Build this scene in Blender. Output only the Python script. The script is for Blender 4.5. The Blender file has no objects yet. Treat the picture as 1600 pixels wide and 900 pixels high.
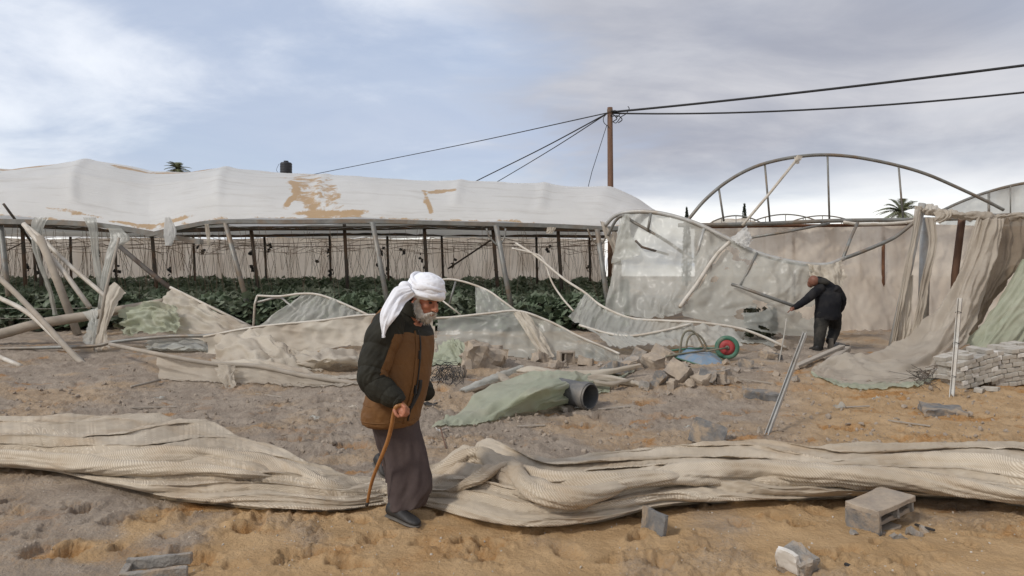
import bpy, bmesh, math, random
import numpy as np
from mathutils import Vector, Matrix, Quaternion
from mathutils import noise as mnoise
random.seed(7)
rng = np.random.default_rng(11)
R = math.radians
sc = bpy.context.scene
COL = sc.collection

# ------------------------------------------------------------------ camera
F = 1100.0; HZ = 431.0; CH = 1.63            # focal length in photo pixels, horizon row, eye height
cam = bpy.data.cameras.new('camera')
cam.sensor_width = 36.0
cam.lens = 36.0 * F / 1600.0
cam.shift_y = -(450 - HZ) / 1600.0
cam.clip_start = 0.05
cam.clip_end = 4000
camo = bpy.data.objects.new('camera', cam)
COL.objects.link(camo)
camo.location = (0, 0, CH)
camo.rotation_euler = (R(90), 0, 0)
sc.camera = camo

# ------------------------------------------------------------------ sky, sun, exposure
SUN_EL, SUN_AZ = R(40), R(232)               # azimuth clockwise from +Y
w = bpy.data.worlds.new('World'); sc.world = w; w.use_nodes = True
nt = w.node_tree; nt.nodes.clear()
def wn(t, **k):
    n = nt.nodes.new(t)
    for a, b in k.items(): setattr(n, a, b)
    return n
def wl(a, b): nt.links.new(a, b)
def wmath(op, a, b=None, clamp=False):
    n = wn('ShaderNodeMath', operation=op); n.use_clamp = clamp
    for i, v in enumerate((a, b)):
        if v is None: continue
        if isinstance(v, (int, float)): n.inputs[i].default_value = v
        else: wl(v, n.inputs[i])
    return n.outputs[0]
def wmix(f, a, b):
    n = wn('ShaderNodeMix', data_type='RGBA')
    if isinstance(f, (int, float)): n.inputs[0].default_value = f
    else: wl(f, n.inputs[0])
    for i, v in ((6, a), (7, b)):
        if isinstance(v, tuple): n.inputs[i].default_value = (*v, 1)
        else: wl(v, n.inputs[i])
    return n.outputs[2]
def wramp(f, lo, hi):
    n = wn('ShaderNodeMapRange', interpolation_type='SMOOTHSTEP')
    wl(f, n.inputs[0]); n.inputs[1].default_value = lo; n.inputs[2].default_value = hi
    return n.outputs[0]
tc = wn('ShaderNodeTexCoord')
sep = wn('ShaderNodeSeparateXYZ'); wl(tc.outputs['Generated'], sep.inputs[0])
dx, dy, dz = sep.outputs
zc = wmath('ADD', wmath('MAXIMUM', dz, 0.0), 0.16)
comb = wn('ShaderNodeCombineXYZ')
wl(wmath('DIVIDE', dx, zc), comb.inputs[0]); wl(wmath('DIVIDE', dy, zc), comb.inputs[1]); 
def wnoise(scale, detail, rough, dist, off):
    mp = wn('ShaderNodeMapping'); wl(comb.outputs[0], mp.inputs[0])
    mp.inputs['Location'].default_value = off; mp.inputs['Scale'].default_value = (scale, scale * 1.25, 1)
    mp.inputs['Rotation'].default_value = (0, 0, R(12))
    n = wn('ShaderNodeTexNoise'); n.inputs['Scale'].default_value = 1.0
    n.inputs['Detail'].default_value = detail; n.inputs['Roughness'].default_value = rough; n.inputs['Distortion'].default_value = dist
    wl(mp.outputs[0], n.inputs['Vector']); return n.outputs['Fac']
n1 = wnoise(0.55, 7, 0.55, 0.6, (3.1, 1.7, 0))
n2 = wnoise(1.25, 9, 0.60, 0.5, (7.7, 4.2, 0))
n3 = wnoise(0.33, 4, 0.5, 0.2, (1.3, 9.2, 0))
sky = wn('ShaderNodeTexSky', sky_type='NISHITA'); sky.sun_disc = False
sky.sun_elevation = SUN_EL; sky.sun_rotation = SUN_AZ; sky.air_density = 1.0; sky.dust_density = 2.0
# cloud brightness: broken blue-grey cloud, a heavier bank to the right, pale breaks near the horizon
edge = wmath('ADD', dx, wmath('MULTIPLY', wmath('SUBTRACT', n2, 0.5), 0.55))
side = wramp(wmath('ADD', edge, wmath('MULTIPLY', dz, 0.35)), 0.0, 0.26)
dens = wmath('ADD', wmath('MULTIPLY', n1, 0.62), wmath('MULTIPLY', n2, 0.38))
bright = wramp(dens, 0.43, 0.67)
grey = wmix(n2, (0.30, 0.36, 0.49), (0.47, 0.51, 0.59))
cl = wmix(bright, grey, (0.74, 0.755, 0.79))
heavy = wmix(wramp(dens, 0.36, 0.66), (0.285, 0.30, 0.355), (0.50, 0.50, 0.525))
cl = wmix(wmath('MULTIPLY', side, wramp(dz, 0.05, 0.16)), cl, heavy)
hz = wmath('MULTIPLY', wmath('SUBTRACT', 1.0, wramp(wmath('ADD', dz, wmath('MULTIPLY', wmath('SUBTRACT', n2, 0.5), 0.14)), 0.045, 0.15)), wramp(n1, 0.28, 0.58))
cl = wmix(hz, cl, (0.88, 0.86, 0.82))
bg1 = wn('ShaderNodeBackground'); wl(sky.outputs[0], bg1.inputs[0]); bg1.inputs[1].default_value = 0.12
bg2 = wn('ShaderNodeBackground'); wl(cl, bg2.inputs[0]); bg2.inputs[1].default_value = 1.0
cover = wmath('ADD', wmath('MULTIPLY', wramp(n3, 0.35, 0.60), 0.2), wmath('ADD', 0.72, wmath('MULTIPLY', side, 0.15)), True)
mixs = wn('ShaderNodeMixShader'); wl(cover, mixs.inputs[0]); wl(bg1.outputs[0], mixs.inputs[1]); wl(bg2.outputs[0], mixs.inputs[2])
wo = wn('ShaderNodeOutputWorld'); wl(mixs.outputs[0], wo.inputs[0])

sl = bpy.data.lights.new('sun', 'SUN'); sl.energy = 1.5; sl.angle = R(10); sl.color = (1.0, 0.96, 0.90)
so = bpy.data.objects.new('sun', sl); COL.objects.link(so)
sd = Vector((math.sin(SUN_AZ) * math.cos(SUN_EL), math.cos(SUN_AZ) * math.cos(SUN_EL), math.sin(SUN_EL)))
so.rotation_euler = sd.to_track_quat('Z', 'Y').to_euler(); so.location = (-20, -20, 30)

sc.view_settings.view_transform = 'Standard'; sc.view_settings.look = 'None'
sc.view_settings.exposure = 0.50; sc.view_settings.gamma = 1.0
sc.view_settings.use_curve_mapping = False
sc.render.engine = 'CYCLES'
sc.cycles.use_denoising = True
try: sc.cycles.denoiser = 'OPENIMAGEDENOISE'
except Exception: pass
sc.cycles.max_bounces = 7; sc.cycles.transparent_max_bounces = 24
sc.cycles.caustics_reflective = False; sc.cycles.caustics_refractive = False

# ------------------------------------------------------------------ noise on arrays
_perm = np.random.default_rng(3).permutation(512); _perm = np.concatenate([_perm, _perm, _perm])
_ang = np.random.default_rng(4).random(1536) * 2 * np.pi
_gx, _gy = np.cos(_ang), np.sin(_ang)
def perlin(x, y):
    x = np.asarray(x, float); y = np.asarray(y, float)
    xi = np.floor(x).astype(int); yi = np.floor(y).astype(int)
    xf = x - xi; yf = y - yi; xi &= 511; yi &= 511
    u = xf * xf * xf * (xf * (xf * 6 - 15) + 10); v = yf * yf * yf * (yf * (yf * 6 - 15) + 10)
    def g(ix, iy, fx, fy):
        h = _perm[_perm[ix & 511] + (iy & 511)]
        return _gx[h] * fx + _gy[h] * fy
    a = g(xi, yi, xf, yf); b = g(xi + 1, yi, xf - 1, yf)
    c = g(xi, yi + 1, xf, yf - 1); d = g(xi + 1, yi + 1, xf - 1, yf - 1)
    return ((a + (b - a) * u) + ((c + (d - c) * u) - (a + (b - a) * u)) * v) * 1.5
def fbm(x, y, o=4, gain=0.5):
    s = 0; a = 1.0; f = 1.0
    for i in range(o):
        s = s + a * perlin(np.asarray(x) * f + 17.3 * i, np.asarray(y) * f + 9.1 * i); a *= gain; f *= 2.03
    return s
def sstep(x, a, b):
    t = np.clip((np.asarray(x, float) - a) / (b - a), 0, 1); return t * t * (3 - 2 * t)

# ------------------------------------------------------------------ pixels and places
def P(px, py, Y): return Vector(((px - 800) / F * Y, Y, CH + (HZ - py) / F * Y))
def Pz(px, py, z):
    Y = (CH - z) * F / (py - HZ); return Vector(((px - 800) / F * Y, Y, z))
FOOT = []                     # footprints: x, y, angle, length, width, depth
def base_h(x, y):
    x = np.asarray(x, float); y = np.asarray(y, float)
    z = 0.30 * sstep(y, 6.5, 18.5) + 0.45 * np.clip((y - 17.0) / 13.0, 0, 1)
    z = z + 0.16 * np.exp(-(((x - 2.4) / 1.3) ** 2 + ((y - 10.6) / 1.0) ** 2))      # rubble heap
    z = z + 0.12 * np.exp(-(((x + 0.5) / 1.0) ** 2 + ((y - 11.6) / 0.7) ** 2))
    z = z + 0.10 * np.exp(-(((x - 7.2) / 1.6) ** 2 + ((y - 10.6) / 1.1) ** 2))      # under the paver stacks
    z = z + 0.05 * fbm(x * 0.45, y * 0.45, 3) * sstep(y, 3, 6)
    return z
def hgt(x, y): return float(base_h(x, y))
def G(px, py, dz=0.0):        # where a pixel's ray meets the ground
    lo, hi = 2.0, 60.0
    Y = lo
    while Y < hi:
        p = P(px, py, Y)
        if p.z <= hgt(p.x, p.y): break
        Y += 0.02
    p = P(px, py, Y); p.z = hgt(p.x, p.y) + dz
    return p

# ------------------------------------------------------------------ materials
MATS = {}
def new_mat(name):
    m = bpy.data.materials.new(name); m.use_nodes = True; m.node_tree.nodes.clear(); MATS[name] = m
    return m
class NB:
    def __init__(s, m): s.t = m.node_tree
    def n(s, t, **k):
        n = s.t.nodes.new(t)
        for a, b in k.items(): setattr(n, a, b)
        return n
    def l(s, a, b): s.t.links.new(a, b)
    def put(s, sock, v):
        if isinstance(v, (int, float)): sock.default_value = v
        elif isinstance(v, tuple): sock.default_value = v if len(v) == len(sock.default_value) else (*v, 1)
        else: s.l(v, sock)
    def math(s, op, a, b=None, clamp=False):
        n = s.n('ShaderNodeMath', operation=op); n.use_clamp = clamp
        s.put(n.inputs[0], a)
        if b is not None: s.put(n.inputs[1], b)
        return n.outputs[0]
    def mix(s, f, a, b):
        n = s.n('ShaderNodeMix', data_type='RGBA'); s.put(n.inputs[0], f); s.put(n.inputs[6], a); s.put(n.inputs[7], b); return n.outputs[2]
    def ramp(s, f, lo, hi):
        n = s.n('ShaderNodeMapRange', interpolation_type='SMOOTHSTEP'); s.put(n.inputs[0], f)
        n.inputs[1].default_value = lo; n.inputs[2].default_value = hi; return n.outputs[0]
    def coord(s, kind='Object', scale=(1, 1, 1), rot=(0, 0, 0)):
        c = s.n('ShaderNodeTexCoord'); mp = s.n('ShaderNodeMapping'); s.l(c.outputs[kind], mp.inputs[0])
        mp.inputs['Scale'].default_value = scale; mp.inputs['Rotation'].default_value = rot; return mp.outputs[0]
    def noise(s, vec, scale, detail=4, rough=0.55, dist=0.0):
        n = s.n('ShaderNodeTexNoise'); s.l(vec, n.inputs['Vector']); n.inputs['Scale'].default_value = scale
        n.inputs['Detail'].default_value = detail; n.inputs['Roughness'].default_value = rough; n.inputs['Distortion'].default_value = dist
        return n.outputs['Fac']
    def bump(s, h, strength, dist=0.02, normal=None):
        n = s.n('ShaderNodeBump'); s.put(n.inputs['Height'], h); n.inputs['Strength'].default_value = strength
        n.inputs['Distance'].default_value = dist
        if normal is not None: s.l(normal, n.inputs['Normal'])
        return n.outputs[0]
    def bsdf(s, col, rough=0.8, metal=0.0, normal=None, spec=0.3):
        n = s.n('ShaderNodeBsdfPrincipled'); s.put(n.inputs['Base Color'], col); s.put(n.inputs['Roughness'], rough)
        s.put(n.inputs['Metallic'], metal); n.inputs['Specular IOR Level'].default_value = spec
        if normal is not None: s.l(normal, n.inputs['Normal'])
        return n
    def out(s, sh):
        o = s.n('ShaderNodeOutputMaterial'); s.l(sh, o.inputs['Surface'])
def solid(name, c1, c2, scale=6, rough=0.85, bump=0.3, bscale=60, metal=0.0, spec=0.25, dirt=None, dirt_amt=0.5, stretch=(1, 1, 1), bdist=0.01):
    m = new_mat(name); b = NB(m); v = b.coord('Object', stretch)
    f = b.ramp(b.noise(v, scale, 6, 0.6), 0.3, 0.7); col = b.mix(f, c1, c2)
    if dirt: col = b.mix(b.math('MULTIPLY', b.ramp(b.noise(v, scale * 0.43, 5, 0.65, 0.6), 0.42, 0.68), dirt_amt), col, dirt)
    nb = b.bump(b.noise(v, bscale, 4, 0.6), bump, bdist) if bump else None
    s = b.bsdf(col, rough, metal, nb, spec); b.out(s.outputs[0]); return m
def film(name, c1, c2, dirt, clear=0.1, trans=0.45, scale=1.2, streak=(1, 1, 1), dirt_amt=0.6, rough=0.55, weave=0):
    """plastic sheet or net: light comes through, dust lies on it, a little shows through"""
    m = new_mat(name); b = NB(m); v = b.coord('Object'); vs = b.coord('UV', streak)
    f = b.ramp(b.noise(v, scale, 6, 0.6), 0.3, 0.7); col = b.mix(f, c1, c2)
    d1 = b.ramp(b.noise(vs, scale * 0.9, 4, 0.5, 0.5), 0.38, 0.78)
    d2 = b.ramp(b.noise(v, scale * 5, 6, 0.65), 0.45, 0.85)
    col = b.mix(b.math('MULTIPLY', b.math('MAXIMUM', d1, b.math('MULTIPLY', d2, 0.5)), dirt_amt), col, dirt)
    h = b.noise(v, scale * 3.5, 3, 0.5, 0.6); nb = b.bump(h, 0.22, 0.03)
    if weave:
        wv = b.n('ShaderNodeTexWave', wave_type='BANDS', bands_direction='X'); b.l(b.coord('UV'), wv.inputs[0])
        wv.inputs['Scale'].default_value = weave; wv.inputs['Distortion'].default_value = 0.6
        nb = b.bump(wv.outputs['Fac'], 0.35, 0.004, nb)
    s = b.bsdf(col, rough, 0, nb, 0.35)
    t = b.n('ShaderNodeBsdfTranslucent'); b.put(t.inputs[0], col); b.l(nb, t.inputs['Normal'])
    mx = b.n('ShaderNodeMixShader'); mx.inputs[0].default_value = trans; b.l(s.outputs[0], mx.inputs[1]); b.l(t.outputs[0], mx.inputs[2])
    tr = b.n('ShaderNodeBsdfTransparent'); tr.inputs[0].default_value = (0.95, 0.95, 0.93, 1)
    m2 = b.n('ShaderNodeMixShader')
    b.put(m2.inputs[0], b.math('MULTIPLY', b.math('SUBTRACT', 1.0, b.math('MULTIPLY', d1, 0.7)), clear))
    b.l(mx.outputs[0], m2.inputs[1]); b.l(tr.outputs[0], m2.inputs[2]); b.out(m2.outputs[0]); return m

film('film_white', (0.86, 0.85, 0.81), (0.78, 0.77, 0.73), (0.58, 0.50, 0.40), 0.05, 0.60, 0.5, (0.5, 2.5, 1), 0.3)
film('film_grey', (0.64, 0.64, 0.585), (0.54, 0.54, 0.49), (0.42, 0.365, 0.29), 0.30, 0.42, 0.9, (1, 1, 1), 0.6, 0.30)
film('film_clear', (0.62, 0.625, 0.57), (0.54, 0.55, 0.50), (0.44, 0.38, 0.30), 0.42, 0.42, 0.9, (1, 1, 1), 0.6, 0.28)
film('film_beige', (0.72, 0.655, 0.545), (0.60, 0.53, 0.43), (0.40, 0.31, 0.225), 0.10, 0.40, 1.1, (1, 1, 1), 0.65, 0.55)
film('film_wall', (0.86, 0.765, 0.64), (0.76, 0.66, 0.54), (0.50, 0.395, 0.295), 0.04, 0.58, 0.9, (2.0, 0.6, 1), 0.6, 0.55)
film('film_green', (0.54, 0.565, 0.43), (0.45, 0.48, 0.35), (0.44, 0.385, 0.295), 0.10, 0.42, 1.6, (1, 1, 1), 0.6, 0.5)
film('net_brown', (0.34, 0.27, 0.195), (0.24, 0.185, 0.13), (0.14, 0.105, 0.072), 0.12, 0.40, 1.1, (1, 1, 1), 0.6, 0.8, 60)
film('net_grey', (0.64, 0.57, 0.47), (0.54, 0.47, 0.38), (0.38, 0.31, 0.235), 0.16, 0.40, 1.5, (1, 1, 1), 0.6, 0.8, 60)
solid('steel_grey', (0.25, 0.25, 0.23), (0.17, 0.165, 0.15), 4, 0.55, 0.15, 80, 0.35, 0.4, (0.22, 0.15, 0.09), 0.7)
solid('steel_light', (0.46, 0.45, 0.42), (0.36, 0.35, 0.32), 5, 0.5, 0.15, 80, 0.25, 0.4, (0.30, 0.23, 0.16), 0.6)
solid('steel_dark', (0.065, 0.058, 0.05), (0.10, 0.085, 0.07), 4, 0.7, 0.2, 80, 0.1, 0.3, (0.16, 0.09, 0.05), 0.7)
solid('pipe_white', (0.58, 0.54, 0.47), (0.50, 0.45, 0.38), 5, 0.5, 0.1, 60, 0, 0.4, (0.36, 0.29, 0.21), 0.6)
solid('pipe_dusty', (0.33, 0.29, 0.24), (0.27, 0.23, 0.18), 4, 0.8, 0.3, 60, 0, 0.3, (0.38, 0.32, 0.25), 0.7)
solid('pipe_plastic', (0.075, 0.078, 0.08), (0.11, 0.11, 0.108), 6, 0.55, 0.1, 60, 0, 0.4, (0.30, 0.26, 0.21), 0.6)
solid('concrete', (0.33, 0.305, 0.27), (0.20, 0.185, 0.165), 11, 0.9, 1.0, 70, 0, 0.2, (0.42, 0.30, 0.19), 0.85, bdist=0.012)
solid('concrete_dark', (0.12, 0.118, 0.115), (0.20, 0.192, 0.18), 11, 0.85, 0.8, 70, 0, 0.2, (0.40, 0.30, 0.20), 0.85, bdist=0.01)
solid('concrete_dusty', (0.40, 0.325, 0.245), (0.30, 0.245, 0.19), 9, 0.95, 0.7, 60, 0, 0.15, (0.22, 0.20, 0.18), 0.5, bdist=0.012)
solid('paver', (0.46, 0.43, 0.38), (0.33, 0.30, 0.25), 6, 0.9, 0.6, 60, 0, 0.2, (0.34, 0.25, 0.16), 0.85, bdist=0.01)
solid('plaster_white', (0.66, 0.63, 0.58), (0.52, 0.48, 0.42), 12, 0.85, 0.4, 50)
solid('wood_pole', (0.17, 0.095, 0.06), (0.11, 0.062, 0.04), 3, 0.85, 0.5, 20, stretch=(4, 4, 0.4))
solid('wood_cane', (0.34, 0.15, 0.045), (0.24, 0.10, 0.03), 14, 0.4, 0.2, 40, 0, 0.5, stretch=(3, 3, 0.6))
solid('wood_grey', (0.40, 0.35, 0.29), (0.30, 0.26, 0.21), 5, 0.9, 0.5, 30, stretch=(1, 6, 6))
solid('cable_black', (0.022, 0.022, 0.024), (0.03, 0.03, 0.03), 5, 0.6, 0)
solid('tank_black', (0.02, 0.022, 0.026), (0.035, 0.035, 0.038), 4, 0.5, 0.1, 20, 0, 0.4)
solid('bark', (0.15, 0.11, 0.075), (0.09, 0.065, 0.045), 8, 0.95, 0.8, 30)
solid('string', (0.24, 0.18, 0.13), (0.17, 0.125, 0.09), 6, 0.9, 0)
solid('wire_pale', (0.42, 0.40, 0.35), (0.34, 0.31, 0.27), 6, 0.7, 0)
solid('rust', (0.16, 0.075, 0.04), (0.10, 0.05, 0.03), 8, 0.85, 0.4, 60)
solid('debris_dark', (0.025, 0.025, 0.025), (0.05, 0.045, 0.04), 8, 0.8, 0.3, 40)
def leafmat(name, a, bb, c):
    m = new_mat(name); b = NB(m); v = b.coord('Object'); g = b.n('ShaderNodeNewGeometry')
    col = b.mix(g.outputs['Random Per Island'], a, bb); col = b.mix(b.ramp(b.noise(v, 0.9, 4), 0.45, 0.7), col, c)
    s = b.bsdf(col, 0.5, 0, None, 0.35); t = b.n('ShaderNodeBsdfTranslucent'); b.put(t.inputs[0], col)
    mx = b.n('ShaderNodeMixShader'); mx.inputs[0].default_value = 0.25; b.l(s.outputs[0], mx.inputs[1]); b.l(t.outputs[0], mx.inputs[2]); b.out(mx.outputs[0])
leafmat('crop_leaf', (0.085, 0.122, 0.070), (0.15, 0.185, 0.115), (0.23, 0.25, 0.18))
leafmat('palm_leaf', (0.13, 0.15, 0.08), (0.20, 0.21, 0.12), (0.24, 0.24, 0.15))
leafmat('cypress_leaf', (0.022, 0.032, 0.018), (0.035, 0.045, 0.025), (0.04, 0.05, 0.03))
leafmat('weed_leaf', (0.035, 0.045, 0.022), (0.06, 0.065, 0.035), (0.09, 0.075, 0.05))

# ------------------------------------------------------------------ meshes
def link(name, me, mat=None, parent=None, smooth=False, mats=None):
    me.name = name
    o = bpy.data.objects.new(name, me); COL.objects.link(o)
    for m in (mats or ([mat] if mat else [])): me.materials.append(MATS[m] if isinstance(m, str) else m)
    if smooth: me.polygons.foreach_set('use_smooth', [True] * len(me.polygons))
    if parent is not None:
        o.parent = parent
        o.matrix_parent_inverse = Matrix.Translation(-parent_loc(parent))
    return o
def parent_loc(p): return Vector(p.location) if p.parent is None else Vector((0, 0, 0))
def tag(o, label, cat, group=None, kind=None):
    o['label'] = label; o['category'] = cat
    if group: o['group'] = group
    if kind: o['kind'] = kind
    return o
def thing(name, label, cat, loc, group=None):
    o = bpy.data.objects.new(name, None); COL.objects.link(o); o.location = loc; o.empty_display_size = 0.1
    return tag(o, label, cat, group)
def struct(o): o['kind'] = 'structure'; return o
def mesh(verts, faces):
    me = bpy.data.meshes.new('m'); me.from_pydata([tuple(v) for v in verts], [], faces); me.update(); return me
def grid_mesh(X, Y, Z, U=None, V=None, keep=None, wrap=False):
    """rows x cols arrays -> mesh with UVs; keep: mask of (rows-1, cols-1) cells"""
    r, c = X.shape
    co = np.stack([X, Y, Z], -1).reshape(-1, 3)
    i = np.arange(r * c).reshape(r, c)
    if wrap: q = np.stack([i[:-1], np.roll(i, -1, 1)[:-1], np.roll(i, -1, 1)[1:], i[1:]], -1)
    else: q = np.stack([i[:-1, :-1], i[:-1, 1:], i[1:, 1:], i[1:, :-1]], -1)
    if keep is not None: q = q[keep]
    q = q.reshape(-1, 4)
    if keep is not None:
        used = np.unique(q); mp = np.full(len(co), -1); mp[used] = np.arange(len(used)); co = co[used]; q = mp[q]
        if U is not None: U = U.reshape(-1)[used]; V = V.reshape(-1)[used]
    me = bpy.data.meshes.new('m')
    me.vertices.add(len(co)); me.vertices.foreach_set('co', co.ravel())
    me.loops.add(q.size); me.loops.foreach_set('vertex_index', q.ravel().astype(np.int32))
    me.polygons.add(len(q)); me.polygons.foreach_set('loop_start', np.arange(0, q.size, 4, dtype=np.int32))
    me.update(calc_edges=True)
    if U is not None:
        uv = me.uv_layers.new(name='UVMap'); vi = q.ravel()
        uv.data.foreach_set('uv', np.stack([U.reshape(-1)[vi], V.reshape(-1)[vi]], -1).ravel())
    me.validate(); return me
def attr(me, name, vals):
    a = me.attributes.new(name, 'FLOAT', 'POINT'); a.data.foreach_set('value', np.asarray(vals, np.float32).ravel())
def catmull(pts, n):
    """n points along a smooth curve through pts (k, d)"""
    p = np.asarray(pts, float)
    if len(p) == 2: t = np.linspace(0, 1, n)[:, None]; return p[0] * (1 - t) + p[1] * t
    p = np.vstack([2 * p[0] - p[1], p, 2 * p[-1] - p[-2]])
    k = len(p) - 3; t = np.linspace(0, k, n); i = np.minimum(t.astype(int), k - 1); f = (t - i)[:, None]
    a, b, c, d = p[i], p[i + 1], p[i + 2], p[i + 3]
    return 0.5 * (2 * b + (c - a) * f + (2 * a - 5 * b + 4 * c - d) * f ** 2 + (3 * b - a - 3 * c + d) * f ** 3)
def tube_geo(pts, r, n=8, smooth_n=0, cap=True):
    p = np.asarray([tuple(v) for v in pts], float)
    r = np.asarray(r if hasattr(r, '__len__') else [r] * len(p), float)
    if smooth_n: 
        q = catmull(np.hstack([p, r[:, None]]), smooth_n); p, r = q[:, :3], np.maximum(q[:, 3], 1e-4)
    vs, fs = [], []
    m = len(p)
    tang = np.gradient(p, axis=0); tang /= np.linalg.norm(tang, axis=1)[:, None] + 1e-9
    ref = np.array([0, 0, 1.0]) if abs(tang[0][2]) < 0.9 else np.array([1.0, 0, 0])
    for k in range(m):
        t = tang[k]; a = ref - t * np.dot(ref, t); a /= np.linalg.norm(a) + 1e-9; b = np.cross(t, a); ref = a
        for j in range(n):
            th = 2 * math.pi * j / n; vs.append(p[k] + r[k] * (math.cos(th) * a + math.sin(th) * b))
    for k in range(m - 1):
        for j in range(n): fs.append((k * n + j, k * n + (j + 1) % n, (k + 1) * n + (j + 1) % n, (k + 1) * n + j))
    if cap: fs.append(tuple(range(n))[::-1]); fs.append(tuple((m - 1) * n + j for j in range(n)))
    return vs, fs
def tube(name, pts, r, mat, parent=None, n=8, smooth_n=0):
    return link(name, mesh(*tube_geo(pts, r, n, smooth_n)), mat, parent, True)
class Geo:
    def __init__(s): s.v = []; s.f = []
    def add(s, vf):
        o = len(s.v); s.v += [tuple(v) for v in vf[0]]; s.f += [tuple(i + o for i in f) for f in vf[1]]; return s
    def mesh(s): return mesh(s.v, s.f)
def box_geo(c, s, rot=None, jit=0.0):
    M = rot.to_matrix() if rot is not None else Matrix.Identity(3)
    vs = []
    for z in (-1, 1):
        for (x, y) in ((-1, -1), (1, -1), (1, 1), (-1, 1)):
            v = Vector((x * s[0] / 2, y * s[1] / 2, z * s[2] / 2)) + Vector([random.uniform(-jit, jit) for _ in range(3)])
            vs.append(Vector(c) + M @ v)
    return vs, [(3, 2, 1, 0), (4, 5, 6, 7), (0, 1, 5, 4), (1, 2, 6, 5), (2, 3, 7, 6), (3, 0, 4, 7)]
def bevelled(me, w=0.006, seg=2):
    bm = bmesh.new(); bm.from_mesh(me); bmesh.ops.bevel(bm, geom=bm.edges[:], offset=w, segments=seg, affect='EDGES', profile=0.6)
    bm.to_mesh(me); bm.free(); me.update(); return me
def rough_block(c, s, rot, name, mat, parent=None, amp=0.02, cuts=6, seed=0, breakaway=0.0):
    """a broken piece of concrete: subdivided box, chipped and noisy"""
    bm = bmesh.new(); bmesh.ops.create_cube(bm, size=1.0)
    bmesh.ops.subdivide_edges(bm, edges=bm.edges[:], cuts=cuts, use_grid_fill=True)
    for v in bm.verts:
        q = Vector((v.co.x * s[0], v.co.y * s[1], v.co.z * s[2]))
        e = sum(1 for a in (0, 1, 2) if abs(v.co[a]) > 0.49)
        k = 1.0 if e < 2 else 1.6
        nn = mnoise.noise_vector(q * 9 + Vector((seed * 3.1, seed, 1.7))) * amp * k
        nn += mnoise.noise_vector(q * 26 + Vector((seed, 2.2, 0))) * amp * 0.4 * k
        if e >= 2: q *= 0.965
        if breakaway and v.co.x > 0.2: q.x -= breakaway * (0.5 + 0.5 * mnoise.noise(Vector((q.y * 7, q.z * 7, seed)))) 
        v.co = q + nn
    me = bpy.data.meshes.new('m'); bm.to_mesh(me); bm.free()
    me.transform(Matrix.Translation(c) @ rot.to_matrix().to_4x4())
    return link(name, me, mat, parent)
def E(x, y, z):
    from mathutils import Euler
    return Euler((R(x), R(y), R(z))).to_quaternion()
def sheet(name, rows, mat, parent=None, nu=60, nv=30, fold=0.02, ffreq=(6, 2), rough=0.01, keep=None, seed=0, pts=False, settle=False, thick=0.0):
    """a cloth or film surface through rows of (px, py, Y) or world points, wrinkled; fold waves run along the second direction"""
    W = [[(p if isinstance(p, Vector) else P(*p)) for p in r] for r in rows]
    k = max(len(r) for r in W)
    A = np.array([catmull([tuple(p) for p in r], nu) for r in W])              # (rows, nu, 3)
    Bv = np.stack([catmull(A[:, j], nv) for j in range(nu)], 1)                # (nv, nu, 3)
    du = np.linalg.norm(np.diff(Bv, axis=1), axis=2).cumsum(1); du = np.hstack([np.zeros((nv, 1)), du])
    dv = np.linalg.norm(np.diff(Bv, axis=0), axis=2).cumsum(0); dv = np.vstack([np.zeros((1, nu)), dv])
    tu = np.gradient(Bv, axis=1); tv = np.gradient(Bv, axis=0)
    N = np.cross(tu, tv); N /= np.linalg.norm(N, axis=2)[..., None] + 1e-9
    uu, vv = np.meshgrid(np.linspace(0, 1, nu), np.linspace(0, 1, nv))
    wob = fbm(uu * 2 + seed, vv * 2 + seed * 1.7, 3) * 0.6
    d = fold * (np.abs(perlin(uu * ffreq[0] + wob + seed * 3.3, vv * ffreq[1] + seed)) * 2 - 0.6)
    d = d + fold * 0.5 * perlin(uu * ffreq[0] * 2.7 + seed, vv * ffreq[1] * 2 + 4)
    def crease(a, fq, o): return 1 - 2.4 * np.abs(perlin((du * math.cos(a) + dv * math.sin(a)) * fq + o, (dv * math.cos(a) - du * math.sin(a)) * fq * .35 + o * 2 + 0.5 * perlin(du * 2, dv * 2 + o)))
    d = d + rough * (0.9 * crease(.6 + seed, 1.6, seed * 1.3) + 0.7 * crease(2.1 + seed, 2.4, seed + 5) + 0.35 * crease(1.2 + seed, 5.0, seed + 9) + 0.3 * fbm(du * 6 + seed, dv * 6, 2))
    Bv = Bv + N * d[..., None]
    if settle:
        g = surf_arr(Bv[..., 0], Bv[..., 1]) + 0.018
        Bv[..., 2] = np.maximum(Bv[..., 2], g + 0.01 * np.abs(perlin(du * 6 + seed, dv * 6)))
    km = None
    if keep is not None:
        uc = (uu[:-1, :-1] + uu[1:, 1:]) / 2; vc = (vv[:-1, :-1] + vv[1:, 1:]) / 2; km = keep(uc, vc)
    me = grid_mesh(Bv[..., 0], Bv[..., 1], Bv[..., 2], du, dv, km)
    return link(name, me, mat, parent, True)
def ragged(seed, bottom=0.1, sides=0.03, top=0.0, holes=0.0):
    def f(u, v):
        k = v < 1 - bottom * (0.5 + fbm(u * 2.2 + seed, v * .5 + seed, 3) )
        if sides: k &= (u > sides * (0.6 + fbm(v * 5 + seed, u, 3))) & (u < 1 - sides * (0.6 + fbm(v * 5 - seed, u, 3)))
        if top: k &= v > top * (0.5 + fbm(u * 5 - seed, v, 4))
        if holes: k &= fbm(u * 4 + seed * 5, v * 4, 3) < holes
        return k
    return f
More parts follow.
